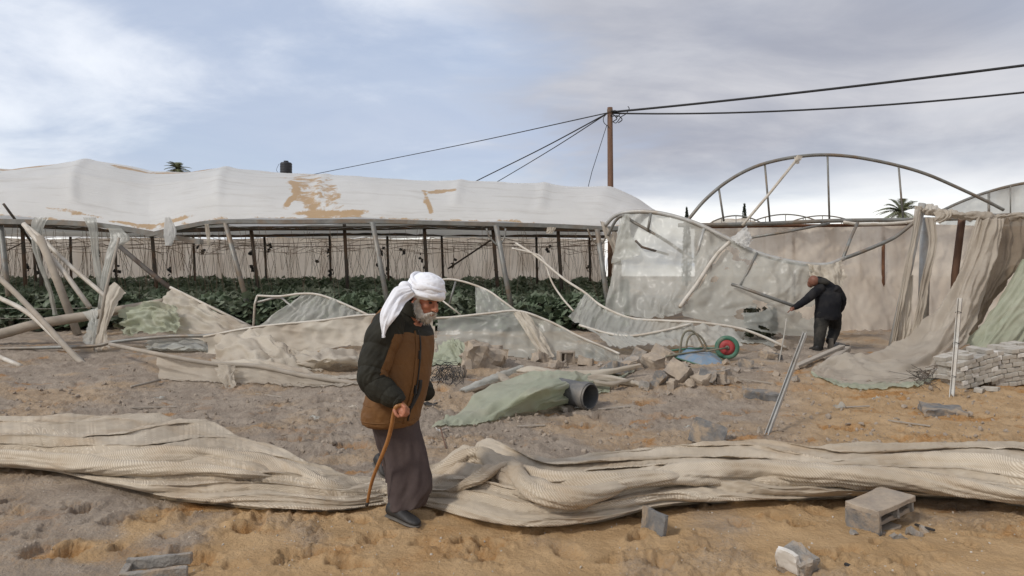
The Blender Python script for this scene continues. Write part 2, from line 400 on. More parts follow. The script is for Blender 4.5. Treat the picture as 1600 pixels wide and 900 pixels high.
# ------------------------------------------------------------------ ground
def dents():
    out = []
    spec = [(130, 800, .13, .07, .05, 80), (240, 812, .20, .05, .045, 15), (175, 822, .08, .05, .04, 40), (388, 828, .12, .07, .045, -20), (262, 836, .07, .05, .03, 0),
            (720, 850, .08, .055, .045, 60), (765, 852, .11, .06, .05, -10), (960, 878, .12, .06, .035, 10), (1100, 836, .09, .07, .02, 30),
            (1255, 822, .11, .05, .05, 10), (1290, 870, .08, .06, .04, -30), (840, 838, .10, .05, .04, 10), (560, 812, .10, .06, .03, -20), (600, 838, .10, .06, .03, 20),
            (90, 870, .20, .09, .05, 40), (310, 872, .16, .08, .04, -30), (480, 868, .16, .07, .05, 10), (550, 885, .14, .07, .05, -20), (30, 800, .14, .09, .03, 0),
            (1415, 880, .12, .06, .03, 20), (1530, 840, .12, .06, .025, -20), (690, 800, .07, .05, .02, 0),
            (900, 668, .30, .10, .06, 10), (1005, 632, .20, .08, .05, 60), (700, 688, .20, .05, .04, 5), (820, 690, .18, .06, .035, 20),
            (510, 660, .22, .08, .05, -10), (450, 672, .3, .08, .05, 0), (560, 655, .2, .08, .04, 15), (545, 700, .22, .08, .06, -5), (600, 690, .15, .07, .05, 30),
            (470, 690, .25, .07, .05, 10), (520, 630, .3, .08, .05, -10), (430, 645, .3, .09, .04, 5), (1050, 655, .15, .07, .04, 0), (1140, 650, .14, .07, .04, 0),
            (1400, 688, .16, .06, .05, -25), (1330, 672, .25, .07, .05, 25), (1440, 712, .3, .07, .04, -25), (1520, 690, .3, .08, .05, -20), (1560, 655, .3, .08, .05, -15)]
    for px, py, L, W, D, a in spec:
        g = G(px, py); out.append((g.x, g.y, R(a), L, W, D))
    r = random.Random(5)
    for i in range(170):
        px = r.uniform(-150, 1750); py = r.choice((r.uniform(590, 720), r.uniform(600, 690), r.uniform(770, 890)))
        if 880 < px < 1200 and py < 610: continue
        g = G(px, py); L = r.uniform(.06, .14); out.append((g.x, g.y, r.uniform(0, 3.1), L, L * r.uniform(.4, .75), r.uniform(.012, .04)))
    return out
def make_ground():
    ys = [2.0]
    while ys[-1] < 22: ys.append(ys[-1] * 1.0058)
    while ys[-1] < 1500: ys.append(ys[-1] * 1.08)
    ys = np.array(ys); nc = 860
    tt = np.linspace(-1, 1, nc); tt = np.sign(tt) * np.abs(tt) ** 1.12
    X = (1.12 * ys[:, None] + 1.2) * tt[None, :]; Y = np.repeat(ys[:, None], nc, 1)
    Z = base_h(X, Y)
    near = 1 - sstep(Y, 17, 22)
    front = 1 - sstep(Y + 0.25 * fbm(X * 0.8, Y * 0.8, 3), 4.9, 5.9)          # sand in front of the net, dusty churned soil behind
    rough = (1 - front) * (0.4 + 0.6 * sstep(fbm(X * 0.7 + 3, Y * 0.7, 3), -0.3, 0.4))
    Z = Z + near * (0.016 * fbm(X * 1.6, Y * 1.6, 3) + 0.007 * fbm(X * 5, Y * 5, 3))
    # drifted, wind-smoothed sand in front: long low ripples
    Z = Z + near * front * (0.012 * np.abs(perlin(X * 1.8 + 0.3 * Y, Y * 5.5)) + 0.004 * perlin(X * 7, Y * 22))
    cr = fbm(X * 11, Y * 11, 4, 0.62)
    Z = Z + near * rough * (0.030 * np.maximum(cr, -0.25) + 0.016 * np.maximum(fbm(X * 34, Y * 34, 2), 0))
    Z = Z + near * (1 - front) * 0.03 * np.abs(fbm(X * 2.6 + 4, Y * 2.6, 3))
    Z = Z + near * front * 0.0025 * fbm(X * 40, Y * 40, 2) 
    cr2 = sstep(fbm(X * 1.4 + 9, Y * 1.4, 3), 0.15, 0.55) * front
    Z = Z + near * cr2 * (0.024 * cr + 0.010 * fbm(X * 30, Y * 30, 2))
    org = np.zeros_like(Z)
    for (x, y, a, L, W, D) in dents():
        m = (np.abs(X - x) < 3 * L) & (np.abs(Y - y) < 3 * L)
        if not m.any(): continue
        dxx = X[m] - x; dyy = Y[m] - y; ca, sa = math.cos(a), math.sin(a)
        u = (dxx * ca + dyy * sa) / L; v = (-dxx * sa + dyy * ca) / W
        wob = 0.35 * fbm(X[m] * 14 + x, Y[m] * 14 + y, 3)
        rr = np.sqrt(u * u + v * v) + wob
        Z[m] -= 1.25 * D * (1 - sstep(rr, 0.6, 0.95)) ; Z[m] += D * 0.40 * np.exp(-((rr - 1.25) / 0.28) ** 2)
        org[m] = np.maximum(org[m], (1 - sstep(rr, 0.7, 1.35)) * min(1, D / 0.04))
    # orange sand: own patches where the grey dust was turned over
    n = fbm(X * 0.9 + 31, Y * 0.9 + 7, 4)
    right = sstep(X / Y, 0.25, 0.5) * sstep(Y, 5, 7) * (1 - sstep(Y, 10.5, 12.5))
    ob = sstep(fbm(X * 1.1 + 5, Y * 2.2 - 0.6 * X, 5, 0.6) + 0.42 * right - 0.42, 0.0, 0.75)
    ob = np.maximum(ob, sstep(n - 0.45, 0, 0.5) * 0.6)
    def blob(px, py, rx, ry, s):
        g = G(px, py); return s * np.exp(-(((X - g.x) / rx) ** 2 + ((Y - g.y) / ry) ** 2))
    sp = blob(900, 668, .35, .22, 1) + blob(1010, 632, .3, .3, .8) + blob(1130, 545, .5, .9, 1.1) + blob(1050, 552, .5, .7, 1) + blob(230, 500, 1.2, .8, .7) + blob(560, 870, .5, .3, .8) + blob(50, 820, .4, .4, .6) + blob(250, 870, .5, .2, .6) + blob(1260, 600, .5, .6, .8) + blob(1360, 520, .8, 1, .6)
    ob = np.clip(np.maximum(ob, sp * (0.6 + 0.8 * fbm(X * 4, Y * 4, 3))), 0, 1)
    org = np.clip(np.maximum(org * 0.8 * (0.5 + 0.5 * sstep(fbm(X * .7, Y * .7, 2), -.3, .3)), ob * 0.9), 0, 1)
    tan = np.clip(front * (0.95 + 0.5 * fbm(X * 1.1 + 2, Y * 1.1, 3)) - cr2 * 0.25, 0, 1)
    # dusty grey tongue on the left of the foreground
    tan = tan * (1 - 0.75 * sstep(fbm(X * 1.3 + 8, Y * 1.3 + 2, 3) - 0.9 * (X + 1.6), 0.1, 0.9) * front)
    tan = np.maximum(tan, 0.42 * sstep(fbm(X * 0.6 + 40, Y * 0.9, 4), -0.1, 0.5) * (1 - front)); tan = np.maximum(tan, 0.7 * right)
    me = grid_mesh(X, Y, Z, X, Y)
    attr(me, 'tan', tan); attr(me, 'org', org); attr(me, 'rough', rough)
    return me, (X, Y, Z)
m = new_mat('ground_sand'); b = NB(m); v = b.coord('Object')
def A_(n): a = b.n('ShaderNodeAttribute'); a.attribute_name = n; return a.outputs['Fac']
nz = b.noise(v, 3.0, 6, 0.6); nf = b.noise(v, 45, 5, 0.65); ns = b.noise(v, 220, 3, 0.6)
grey = b.mix(b.ramp(nz, 0.3, 0.7), (0.37, 0.305, 0.24), (0.27, 0.217, 0.168))
tan = b.mix(b.ramp(nz, 0.3, 0.7), (0.53, 0.355, 0.19), (0.42, 0.27, 0.135))
orange = b.mix(b.ramp(nf, 0.35, 0.65), (0.45, 0.235, 0.085), (0.33, 0.16, 0.05))
k = b.math('ADD', A_('tan'), b.math('MULTIPLY', b.math('SUBTRACT', nf, 0.5), 0.7)); col = b.mix(b.ramp(k, 0.1, 0.9), grey, tan)
k = b.math('ADD', A_('org'), b.math('MULTIPLY', b.math('SUBTRACT', nf, 0.5), 0.8)); col = b.mix(b.math('MULTIPLY', b.ramp(k, 0.15, 1.1), 0.9), col, orange)
col = b.mix(b.math('MULTIPLY', b.ramp(ns, 0.55, 0.75), 0.35), col, (0.20, 0.15, 0.105))
col = b.mix(b.math('MULTIPLY', b.ramp(b.noise(v, 130, 3, 0.5), 0.66, 0.74), 0.6), col, (0.55, 0.48, 0.38))
h1 = b.bump(b.noise(v, 28, 7, 0.68), 0.8, 0.045); h2 = b.bump(ns, 0.35, 0.006, h1)
s = b.bsdf(col, 0.95, 0, h2, 0.1); b.out(s.outputs[0])
gme, (GX, GY, GZ) = make_ground()
ground = struct(link('ground', gme, 'ground_sand', None, True))
far = 600
fl = mesh([(-far, -far, -0.25), (far, -far, -0.25), (far, 1500, -0.25), (-far, 1500, -0.25)], [(0, 1, 2, 3)])
attr(fl, 'tan', [0.5] * 4); attr(fl, 'org', [0] * 4); attr(fl, 'rough', [0.5] * 4)
struct(link('terrain', fl, 'ground_sand'))
_rows = GY[:, 0]
def surf(x, y):
    """height of the finished ground, for things that lie on it"""
    i = int(np.clip(np.searchsorted(_rows, y), 1, len(_rows) - 1)); 
    if abs(_rows[i - 1] - y) < abs(_rows[i] - y): i -= 1
    j = int(np.argmin(np.abs(GX[i] - x))); return float(GZ[i, j])
def surf_arr(x, y):
    x = np.asarray(x, float); y = np.asarray(y, float); r, c = GX.shape
    i = np.clip(np.searchsorted(_rows, y.ravel()).reshape(y.shape), 0, r - 1); t = x / (1.12 * _rows[i] + 1.2)
    t = np.sign(t) * np.abs(np.clip(t, -1, 1)) ** (1 / 1.12); j = np.clip(np.rint((t + 1) / 2 * (c - 1)).astype(int), 0, c - 1); return GZ[i, j]
def S(px, py, dz=0.0):
    g = G(px, py); g.z = surf(g.x, g.y) + dz; return g

# pebbles and crumbs lying on the soil
def scatter(name, label, cat, n, region, size, mat, seed):
    r = random.Random(seed); geo = Geo(); base = []
    bm = bmesh.new(); bmesh.ops.create_icosphere(bm, subdivisions=1, radius=1.0); bv = [v.co.copy() for v in bm.verts]; bf = [tuple(x.index for x in f.verts) for f in bm.faces]; bm.free()
    for i in range(n):
        px, py = region(r)
        p = P(px, py, (CH - 0.02) * F / (py - HZ)); 
        for _ in range(3): 
            Yn = (CH - hgt(p.x, p.y)) * F / (py - HZ); p = P(px, py, Yn)
        z = surf(p.x, p.y); s = size(r); q = E(r.uniform(0, 360), r.uniform(0, 360), r.uniform(0, 360))
        k = Vector((s, s * r.uniform(.6, 1), s * r.uniform(.4, .8)))
        vs = [Vector((p.x, p.y, z + s * 0.2)) + q @ Vector((a.x * k.x, a.y * k.y, a.z * k.z)) * r.uniform(.75, 1.15) for a in bv]
        geo.add((vs, bf))
    return tag(link(name, geo.mesh(), mat), label, cat, kind='stuff')
solid('soil', (0.34, 0.28, 0.22), (0.25, 0.205, 0.16), 7, 0.95, 0.5, 60, bdist=0.01)
solid('pebble', (0.50, 0.45, 0.38), (0.36, 0.30, 0.23), 9, 0.9, 0.2, 60)
scatter('soil_clods', 'crumbs and clods of grey soil scattered behind the long net roll', 'soil', 2800, lambda r: (r.uniform(-60, 1660), 560 + 150 * r.random() ** 0.8), lambda r: 0.008 + 0.035 * r.random() ** 5, 'soil', 3)
scatter('pebbles', 'small pale pebbles scattered on the orange sand in front of the net', 'pebbles', 900, lambda r: (r.uniform(-60, 1660), r.uniform(745, 905)), lambda r: 0.003 + 0.009 * r.random() ** 4, 'pebble', 4)
# ------------------------------------------------------------------ the long twisted net in the foreground
m = new_mat('shade_net'); b = NB(m); v = b.coord('Object'); uv = b.coord('UV')
f = b.ramp(b.noise(v, 2.2, 6, 0.6), 0.3, 0.7); col = b.mix(f, (0.64, 0.56, 0.445), (0.50, 0.425, 0.325))
col = b.mix(b.math('MULTIPLY', b.ramp(b.noise(v, 1.3, 6, 0.65, 0.7), 0.46, 0.70), 0.6), col, (0.40, 0.28, 0.17))
wv = b.n('ShaderNodeTexWave', wave_type='BANDS', bands_direction='DIAGONAL'); b.l(uv, wv.inputs[0]); wv.inputs['Scale'].default_value = 33; wv.inputs['Distortion'].default_value = 0.8; wv.inputs['Detail'].default_value = 1
wv2 = b.n('ShaderNodeTexWave', wave_type='BANDS', bands_direction='X'); b.l(uv, wv2.inputs[0]); wv2.inputs['Scale'].default_value = 70; wv2.inputs['Distortion'].default_value = 1.0
rib = wv.outputs['Fac']
col = b.mix(b.math('MULTIPLY', b.math('SUBTRACT', 1.0, rib), b.math('ADD', 0.22, b.math('MULTIPLY', b.noise(v, 4.5, 4), 0.6))), col, (0.30, 0.225, 0.15))
col = b.mix(b.math('MULTIPLY', wv2.outputs['Fac'], 0.12), col, (0.32, 0.25, 0.17))
nb = b.bump(rib, 0.5, 0.006, b.bump(b.noise(v, 26, 5, 0.6), 0.35, 0.02))
s = b.bsdf(col, 0.9, 0, nb, 0.15); b.out(s.outputs[0])
TOP = [(-260, 668), (-120, 660), (0, 655), (150, 648), (230, 648), (300, 655), (400, 690), (500, 733), (560, 752), (620, 752), (680, 732), (710, 706), (745, 688), (785, 690), (825, 722), (870, 722), (1000, 702), (1170, 691), (1300, 700), (1450, 698), (1600, 693), (1750, 690), (1900, 700)]
BOT = [(-260, 728), (-120, 728), (0, 730), (80, 735), (150, 752), (250, 775), (400, 792), (500, 798), (560, 794), (600, 786), (650, 786), (700, 800), (750, 815), (850, 825), (950, 811), (1020, 788), (1100, 784), (1300, 777), (1400, 772), (1500, 776), (1600, 790), (1750, 800), (1900, 800)]
def topy(x): return np.interp(x, *zip(*TOP))
def boty(x): return np.interp(x, *zip(*BOT))
def _smooth(f, x): return sum(f(x + d) for d in np.linspace(-35, 35, 9)) / 9
def roll_h(px): return np.interp(px, [-260, 0, 200, 400, 500, 600, 680, 740, 850, 1000, 1200, 1600, 1900], [.26, .27, .29, .24, .16, .09, .13, .26, .26, .25, .26, .28, .28])
def roll_pt(px, vv, lift=0.0):
    """vv 0 front edge .. 1 back silhouette; height follows a rounded heap"""
    H = roll_h(px); z = H * (np.clip(1 - np.abs(vv - 0.62) / 0.66, 0, 1) ** 0.55) * 0.92 + lift
    py = _smooth(boty, px) + vv * (_smooth(topy, px) - _smooth(boty, px))
    Y = (CH - z) * F / (py - HZ)
    return np.array([(px - 800) / F * Y, Y, z])
roll = thing('net_roll', 'long twisted bundle of pale beige knitted shade net lying across the sand', 'net', Vector(roll_pt(800, 0.4) * [1, 1, 0]))
def strand(ctrl, rad, seed, flat=0.78, ext=(-250, 1890), lift=0.0, tw=1.0, name='net_fold'):
    """one thick fold of the bundle: follows control (px, v); radius in metres may change with px"""
    n = int((ext[1] - ext[0]) / 6); px = np.linspace(ext[0], ext[1], n); c = np.asarray(ctrl, float)
    vv = np.interp(px, c[:, 0], c[:, 1]); ker = np.hanning(25); ker /= ker.sum(); vv = np.convolve(np.pad(vv, 12, 'edge'), ker, 'valid')
    rc = np.asarray(rad, float); rr = np.interp(px, rc[:, 0], rc[:, 1]); rr = np.convolve(np.pad(rr, 12, 'edge'), ker, 'valid')
    rr = rr * 0.90 * (1 + 0.22 * perlin(px / 90 + seed * 7, px * 0 + seed))
    en = np.minimum((px - px[0]) / 60, (px[-1] - px) / 60).clip(0, 1); rr = rr * (en ** .5) + .002; lift = lift - 0.05 * (1 - en)
    C = np.array([roll_pt(a, .05 + .92 * k, l_) for a, k, l_ in zip(px, vv, lift)])
    C[:, 2] -= rr * flat * 0.65
    C[:, 2] = np.maximum(C[:, 2], rr * flat * 0.45)
    T = np.gradient(C, axis=0); T /= np.linalg.norm(T, axis=1)[:, None]
    Aa = np.cross(T, [0, 0, 1.0]); Aa /= np.linalg.norm(Aa, axis=1)[:, None]; Bb = np.cross(Aa, T)
    k = 40; th = np.linspace(0, 2 * np.pi, k, endpoint=False)
    L = np.concatenate([[0], np.cumsum(np.linalg.norm(np.diff(C, axis=0), axis=1))])
    PX, TH = np.meshgrid(px, th, indexing='ij'); LL = L[:, None] + 0 * TH
    tws = tw * LL * 1.1 + 1.2 * perlin(LL * 0.7 + seed * 3, LL * 0 + 2.2)
    a = TH + tws
    prof = 1 + 0.30 * (np.abs(np.sin(a * 1.5 + seed)) ** 0.7 - 0.6) + 0.14 * np.sin(3 * a + 2 * seed + 2 * perlin(LL * 1.2, LL * 0 + seed)) \
        + 0.10 * fbm(LL * 5 + seed, np.sin(a) * 1.3 + seed * 2, 3)
    prof += 0.46 * (0.4 - np.abs(perlin(np.cos(a) * 1.9 + LL * .9 + seed, np.sin(a) * 1.9 + seed * 3.7))) + 0.14 * (0.4 - np.abs(perlin(np.cos(a) * 4 + LL * 1.6 + seed, np.sin(a) * 4 + LL * .7)))
    prof += 0.05 * fbm(LL * 9 + np.cos(a) * 2, np.sin(a) * 4 + seed, 3)
    rad2 = rr[:, None] * prof
    dz = np.sin(TH) * rad2 * flat
    Pp = C[:, None, :] + Aa[:, None, :] * (np.cos(TH) * rad2)[..., None] + Bb[:, None, :] * dz[..., None]
    gz = base_h(Pp[..., 0], Pp[..., 1]) - 0.02; Pp[..., 2] = np.maximum(Pp[..., 2], gz)
    me = grid_mesh(Pp[..., 0], Pp[..., 1], Pp[..., 2], LL + tws * 0.03, TH * rr.mean() + tws * 0.06, None, True)
    return link(name, me, 'shade_net', roll, True)
def net_body():
    n, k = 760, 170
    px = np.linspace(-250, 1890, n); t = np.linspace(-0.03, 1.16, k); PX, T = np.meshgrid(px, t, indexing='ij')
    bot = _smooth(boty, px)[:, None]; top = _smooth(topy, px)[:, None]; H = np.array([roll_h(a) for a in px])[:, None]
    wid = np.interp(px, [-250, 300, 500, 600, 690, 800, 1000, 1890], [.85, .85, .75, .5, .7, 1, .9, .9])[:, None]
    # fold phase: long folds that drift across the bundle, pinch, split and merge
    N = np.interp(px, [-250, 200, 480, 600, 760, 1000, 1400, 1890], [6.2, 6.4, 5.0, 3.0, 5.0, 5.6, 5.8, 5.6])[:, None]
    ph = N * T + 0.75 * fbm(PX / 330 + 2.2, T * 1.3 + 5, 3) + 0.35 * np.sin(PX / 210 + 2.5 * T) + PX * np.where(px < 600, -.0026, .0030)[:, None]
    lean = np.sin(2 * np.pi * ph)
    amp = (0.074 + 0.045 * perlin(np.floor(ph) * 3.7 + 1.5, PX / 260)) * wid
    fold_ = np.abs(np.sin(np.pi * ph)) ** 0.55
    sub_ = 0.5 - np.abs(perlin(PX / 170 + 3, ph * 2.3 + 0.25 * np.sin(PX / 60)))
    fine = 0.4 - np.abs(perlin(PX / 60 + ph, ph * 5.5))
    d = amp * (fold_ - 0.55) + 0.034 * wid * sub_ + 0.014 * fine + 0.006 * fbm(PX / 22, T * 14, 3)
    v_ = np.clip(T, -.03, 1.0) + 0.042 * lean * wid * np.clip(T * 6, 0, 1) * np.clip((1.05 - T) * 6, 0, 1)
    over = np.clip(T - 1.0, 0, 1)
    z = H * (np.clip(1 - np.abs(v_ - 0.62) / 0.70, 0, 1) ** 0.55) * 0.86
    z = np.where(T < 0.0, 0.0, z)
    py = bot + v_ * (top - bot); Y = (CH - z) * F / (py - HZ); X = (PX - 800) / F * Y
    al = np.clip(0.25 + 1.25 * T, 0, 1.5)
    Yd = Y - d * np.cos(al); Zd = z + d * np.sin(al)
    Yd = Yd + over * 1.3; Zd = Zd - over * H * 6
    X = X
    W_ = np.abs(np.diff(Yd, axis=1)); LL = np.cumsum(np.hypot(np.diff(X, axis=0, prepend=X[:1]), 0), axis=0)
    Vv = np.concatenate([np.zeros((n, 1)), np.cumsum(np.hypot(np.diff(Yd, axis=1), np.diff(Zd, axis=1)), axis=1)], 1)
    g_ = base_h(X, Yd); Zd = np.maximum(Zd, g_ - 0.03 + 0.0 * Zd)
    off = 0.22 * perlin(PX / 300 + 7, ph * 0.7)
    me = grid_mesh(X, Yd, Zd, LL + off, Vv + 0.5 * off + 0.12 * LL * np.sign(perlin(np.floor(ph) * 1.3 + .5, PX * 0 + 3.3)))
    return link('net_body', me, 'shade_net', roll, True)
net_body()
thr = Geo(); r_ = random.Random(77)
for i in range(80):
    p_ = Vector(roll_pt(r_.uniform(-200, 1800), r_.uniform(.0, .9))) + Vector((0, -.02, .015)); q_ = p_
    pts_ = [p_]
    for k in range(3): q_ = q_ + Vector((r_.gauss(0, .02), r_.gauss(-.006, .01), r_.gauss(0, .012))); pts_.append(q_)
    thr.add(tube_geo(pts_, .0009, 3, 0, False))
th_ = link('loose_threads', thr.mesh(), 'wire_pale', roll); th_['kind'] = 'stuff'
strand([(100, .25), (300, .62), (430, .80), (560, .62)], [(100, .03), (200, .08), (430, .10), (560, .04)], 7, ext=(100, 560), tw=0.8, lift=0.02)
strand([(655, .92), (700, .85), (745, .97), (790, .80), (850, .55), (920, .45), (1010, .55)], [(655, .03), (700, .09), (745, .11), (800, .10), (900, .08), (1010, .03)], 8, ext=(655, 1010), tw=2.0, lift=0.05, flat=0.8)
strand([(690, .30), (760, .66), (810, .92), (850, .78), (960, .62), (1100, .46)], [(690, .03), (760, .07), (810, .08), (960, .08), (1100, .03)], 9, ext=(690, 1100), tw=-1.6, lift=0.045, flat=0.75)
strand([(960, .46), (1080, .60), (1200, .66), (1330, .52), (1480, .30), (1640, .10)], [(960, .03), (1080, .10), (1330, .10), (1500, .08), (1640, .04)], 10, ext=(960, 1640), tw=1.2, lift=0.03, flat=0.75)
strand([(-250, .55), (-40, .28), (100, .22), (300, .40), (440, .55)], [(-250, .05), (0, .07), (200, .07), (440, .02)], 11, ext=(-250, 440), tw=-1.0, lift=0.03)
strand([(1250, .62), (1400, .78), (1550, .70), (1700, .45), (1890, .4)], [(1250, .02), (1400, .08), (1550, .11), (1890, .1)], 12, ext=(1250, 1890), tw=0.9, lift=0.03)

# ------------------------------------------------------------------ greenhouse with the sagging roof
GY0 = 17.0
gh = thing('greenhouse', 'long open greenhouse with sagging white film roof over a green crop', 'greenhouse', Vector((-6, GY0, hgt(-6, GY0))))
# roof film: front gutter -> ridge -> back slope; sand patches are stained on it
m = new_mat('roof_film'); b = NB(m); v = b.coord('Object'); vs = b.coord('UV', (0.35, 2.2, 1))
col = b.mix(b.ramp(b.noise(v, 0.5, 5), 0.3, 0.7), (0.93, 0.915, 0.88), (0.87, 0.85, 0.81))
col = b.mix(b.math('MULTIPLY', b.ramp(b.noise(vs, 1.6, 6, 0.65, 0.5), 0.5, 0.75), 0.45), col, (0.55, 0.50, 0.43))
a = b.n('ShaderNodeAttribute'); a.attribute_name = 'sand'
sn = b.math('ADD', a.outputs['Fac'], b.math('MULTIPLY', b.math('SUBTRACT', b.noise(v, 2.6, 7, 0.66, 0.5), 0.5), 1.5))
col = b.mix(b.math('MULTIPLY', b.ramp(sn, 0.36, 0.56), 0.92), col, b.mix(b.noise(v, 5, 5), (0.68, 0.46, 0.25), (0.56, 0.36, 0.18)))
nb = b.bump(b.noise(b.coord('UV', (.25, 5, 1)), 3, 6, 0.6, 0.4), 0.5, 0.05, b.bump(b.noise(v, 1.4, 4), 0.3, 0.08)); s = b.bsdf(col, 0.45, 0, nb, 0.35); t = b.n('ShaderNodeBsdfTranslucent'); b.put(t.inputs[0], col)
mx = b.n('ShaderNodeMixShader'); mx.inputs[0].default_value = 0.42; b.l(s.outputs[0], mx.inputs[1]); b.l(t.outputs[0], mx.inputs[2]); b.out(mx.outputs[0])
GUT = [(-700, 338), (-100, 335), (0, 337), (60, 344), (120, 351), (180, 360), (238, 366), (290, 352), (345, 343), (450, 342), (580, 341), (690, 345), (780, 347), (860, 350), (945, 354), (985, 350)]
RID = [(-700, 250), (-200, 247), (-60, 258), (20, 266), (80, 258), (130, 250), (180, 258), (240, 268), (300, 268), (352, 262), (430, 268), (510, 274), (620, 279), (700, 282), (750, 284), (800, 288), (845, 287), (890, 292), (955, 291), (1000, 312), (1026, 331)]
nu, nv = 620, 70
tt = np.linspace(0, 1, nu); gxs = -700 + tt * (985 + 700); rxs = -700 + tt * (1026 + 700)
gys = np.interp(gxs, *zip(*GUT)); rys = np.interp(rxs, *zip(*RID))
ker = np.hanning(9); ker /= ker.sum()
rys = np.convolve(np.pad(rys, 4, 'edge'), ker, 'valid')
RY = 20.6 + 1.9 * tt
Gp = np.stack([(gxs - 800) / F * (GY0 - .1 + tt * 0.9), GY0 - .1 + tt * 0.9, CH + (HZ - gys) / F * (GY0 + tt * 0.9)], -1)
Rp = np.stack([(rxs - 800) / F * RY, RY, CH + (HZ - rys) / F * RY], -1)
Bp = Rp.copy(); Bp[:, 1] += 4.4; Bp[:, 2] = 3.05
s_ = np.linspace(0, 1, nv)
rows = []
for q in s_:
    if q <= 0.62:
        k = q / 0.62; ky = 1 - math.cos(k * math.pi / 2); kz = math.sin(k * math.pi / 2)
        ky = 0.55 * ky + 0.45 * k; kz = 0.6 * kz + 0.4 * k ** 0.9
        p = Gp + (Rp - Gp) * np.array([k, ky, kz])
    else:
        k = (q - 0.62) / 0.38; p = Rp + (Bp - Rp) * np.array([k, math.sin(k * math.pi / 2) * .5 + .5 * k, 1 - math.cos(k * math.pi / 2)])
    rows.append(p)
RF = np.array(rows); UU, VV = np.meshgrid(tt, s_); 
GPX = np.repeat(gxs[None], nv, 0) * (1 - np.minimum(VV / .62, 1)) + np.repeat(rxs[None], nv, 0) * np.minimum(VV / .62, 1)
# tension lines at the hoops, hanging folds low down, horizontal creases
d = 0.05 * fbm(GPX / 120, VV * 2, 3) + 0.035 * np.exp(-((VV - 0.30 - 0.03 * np.sin(GPX / 200)) / 0.012) ** 2) * sstep(500 - GPX, 0, 200) \
    + 0.02 * np.abs(perlin(GPX / 160, VV * 16)) * (1 - sstep(VV, .12, .35)) * sstep(500 - GPX, 0, 200)
for hx in (130, 352, 505, 715, 845): d = d + 0.05 * np.exp(-((GPX - hx - 20 * (VV - .3)) / 9.0) ** 2) * (VV > .12)
RF[..., 2] += d
sand = np.zeros_like(VV)
PYv = HZ - (RF[..., 2] - CH) * F / RF[..., 1]; PXv = 800 + RF[..., 0] * F / RF[..., 1]
nn = 0 * PXv; n2_ = fbm(PXv / 60 + 5, PYv / 40, 4)
fr = VV < .66
sand = np.maximum(sand, fr * (0.50 + 0.5 * nn) * np.exp(-(((PXv - 492 - 0.45 * (PYv - 300)) / 46) ** 4)) * np.exp(-(((PYv - 304) / 38) ** 6)))
sand = np.maximum(sand, fr * (0.75 + 0.3 * nn) * np.exp(-(((PXv - 455 - 8 * np.sin(PYv / 9)) / 9) ** 2)) * np.exp(-(((PYv - 305) / 27) ** 6)))
sand = np.maximum(sand, fr * (0.80 + 0.35 * nn) * np.exp(-(((PYv - 333 + .00 * PXv) / 6) ** 2)) * np.exp(-(((PXv - 515) / 62) ** 6)))
sand = np.maximum(sand, fr * (0.75 + 0.3 * nn) * np.exp(-(((PXv - 668 - .30 * (PYv - 315)) / 6.5) ** 2)) * np.exp(-(((PYv - 316) / 20) ** 6)))
sand = np.maximum(sand, fr * (0.72 + 0.4 * nn) * np.exp(-(((PYv - 299 + 0.14 * (PXv - 690)) / 4) ** 2)) * np.exp(-(((PXv - 690) / 28) ** 6)))
sand = np.maximum(sand, (0.72 + 0.3 * n2_) * np.exp(-(((VV - .52) / .035) ** 2)) * (np.exp(-(((PXv - 250) / 95) ** 6)) + np.exp(-(((PXv - 15) / 75) ** 6)) + .55 * np.exp(-(((PXv - 450) / 60) ** 6))))
sand = np.maximum(sand, (0.6 + 0.5 * nn) * np.exp(-(((VV - .035 - .00022 * np.abs(PXv - 230)) / .016) ** 2)) * np.exp(-(((PXv - 190) / 130) ** 6)))
sand = np.maximum(sand, (0.45 + 0.5 * nn) * np.exp(-(((VV - .0) / .02) ** 2)))
me = grid_mesh(RF[..., 0], RF[..., 1], RF[..., 2], GPX / 65, VV * 8)
attr(me, 'sand', sand)
link('roof_film', me, 'roof_film', gh, True)
# gutters (front, second, third rows): bent steel channels
def beam(name, pts, r, mat, parent, n=6): return tube(name, pts, r, mat, parent, n, len(pts) * 6)
def channel(pts, w, h, mat, name='gutter'):
    C = catmull([tuple(p) for p in pts], len(pts) * 5); g = Geo(); n = len(C)
    prof = [(-w, 0), (-w, h), (-w * .8, h), (-w * .8, .012), (w * .8, .012), (w * .8, h), (w, h), (w, 0)]
    vs = [Vector((c[0], c[1] + a, c[2] + z)) for c in C for a, z in prof]; k = len(prof)
    fs = [(i * k + j, i * k + (j + 1) % k, (i + 1) * k + (j + 1) % k, (i + 1) * k + j) for i in range(n - 1) for j in range(k)]
    return link(name, mesh(vs, fs), mat, gh)
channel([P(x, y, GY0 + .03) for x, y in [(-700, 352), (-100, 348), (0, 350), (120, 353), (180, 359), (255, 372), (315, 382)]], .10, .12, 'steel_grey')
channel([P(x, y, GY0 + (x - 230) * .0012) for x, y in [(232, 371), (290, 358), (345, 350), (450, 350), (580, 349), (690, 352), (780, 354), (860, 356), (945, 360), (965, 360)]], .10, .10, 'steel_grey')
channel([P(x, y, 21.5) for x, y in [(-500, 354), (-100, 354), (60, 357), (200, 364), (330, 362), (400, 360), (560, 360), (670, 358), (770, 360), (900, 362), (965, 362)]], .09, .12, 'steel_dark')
channel([P(x, y, 26.) for x, y in [(-500, 366), (-100, 366), (120, 368), (300, 370), (440, 370), (560, 368), (690, 369), (780, 370), (950, 372)]], .08, .10, 'steel_dark')
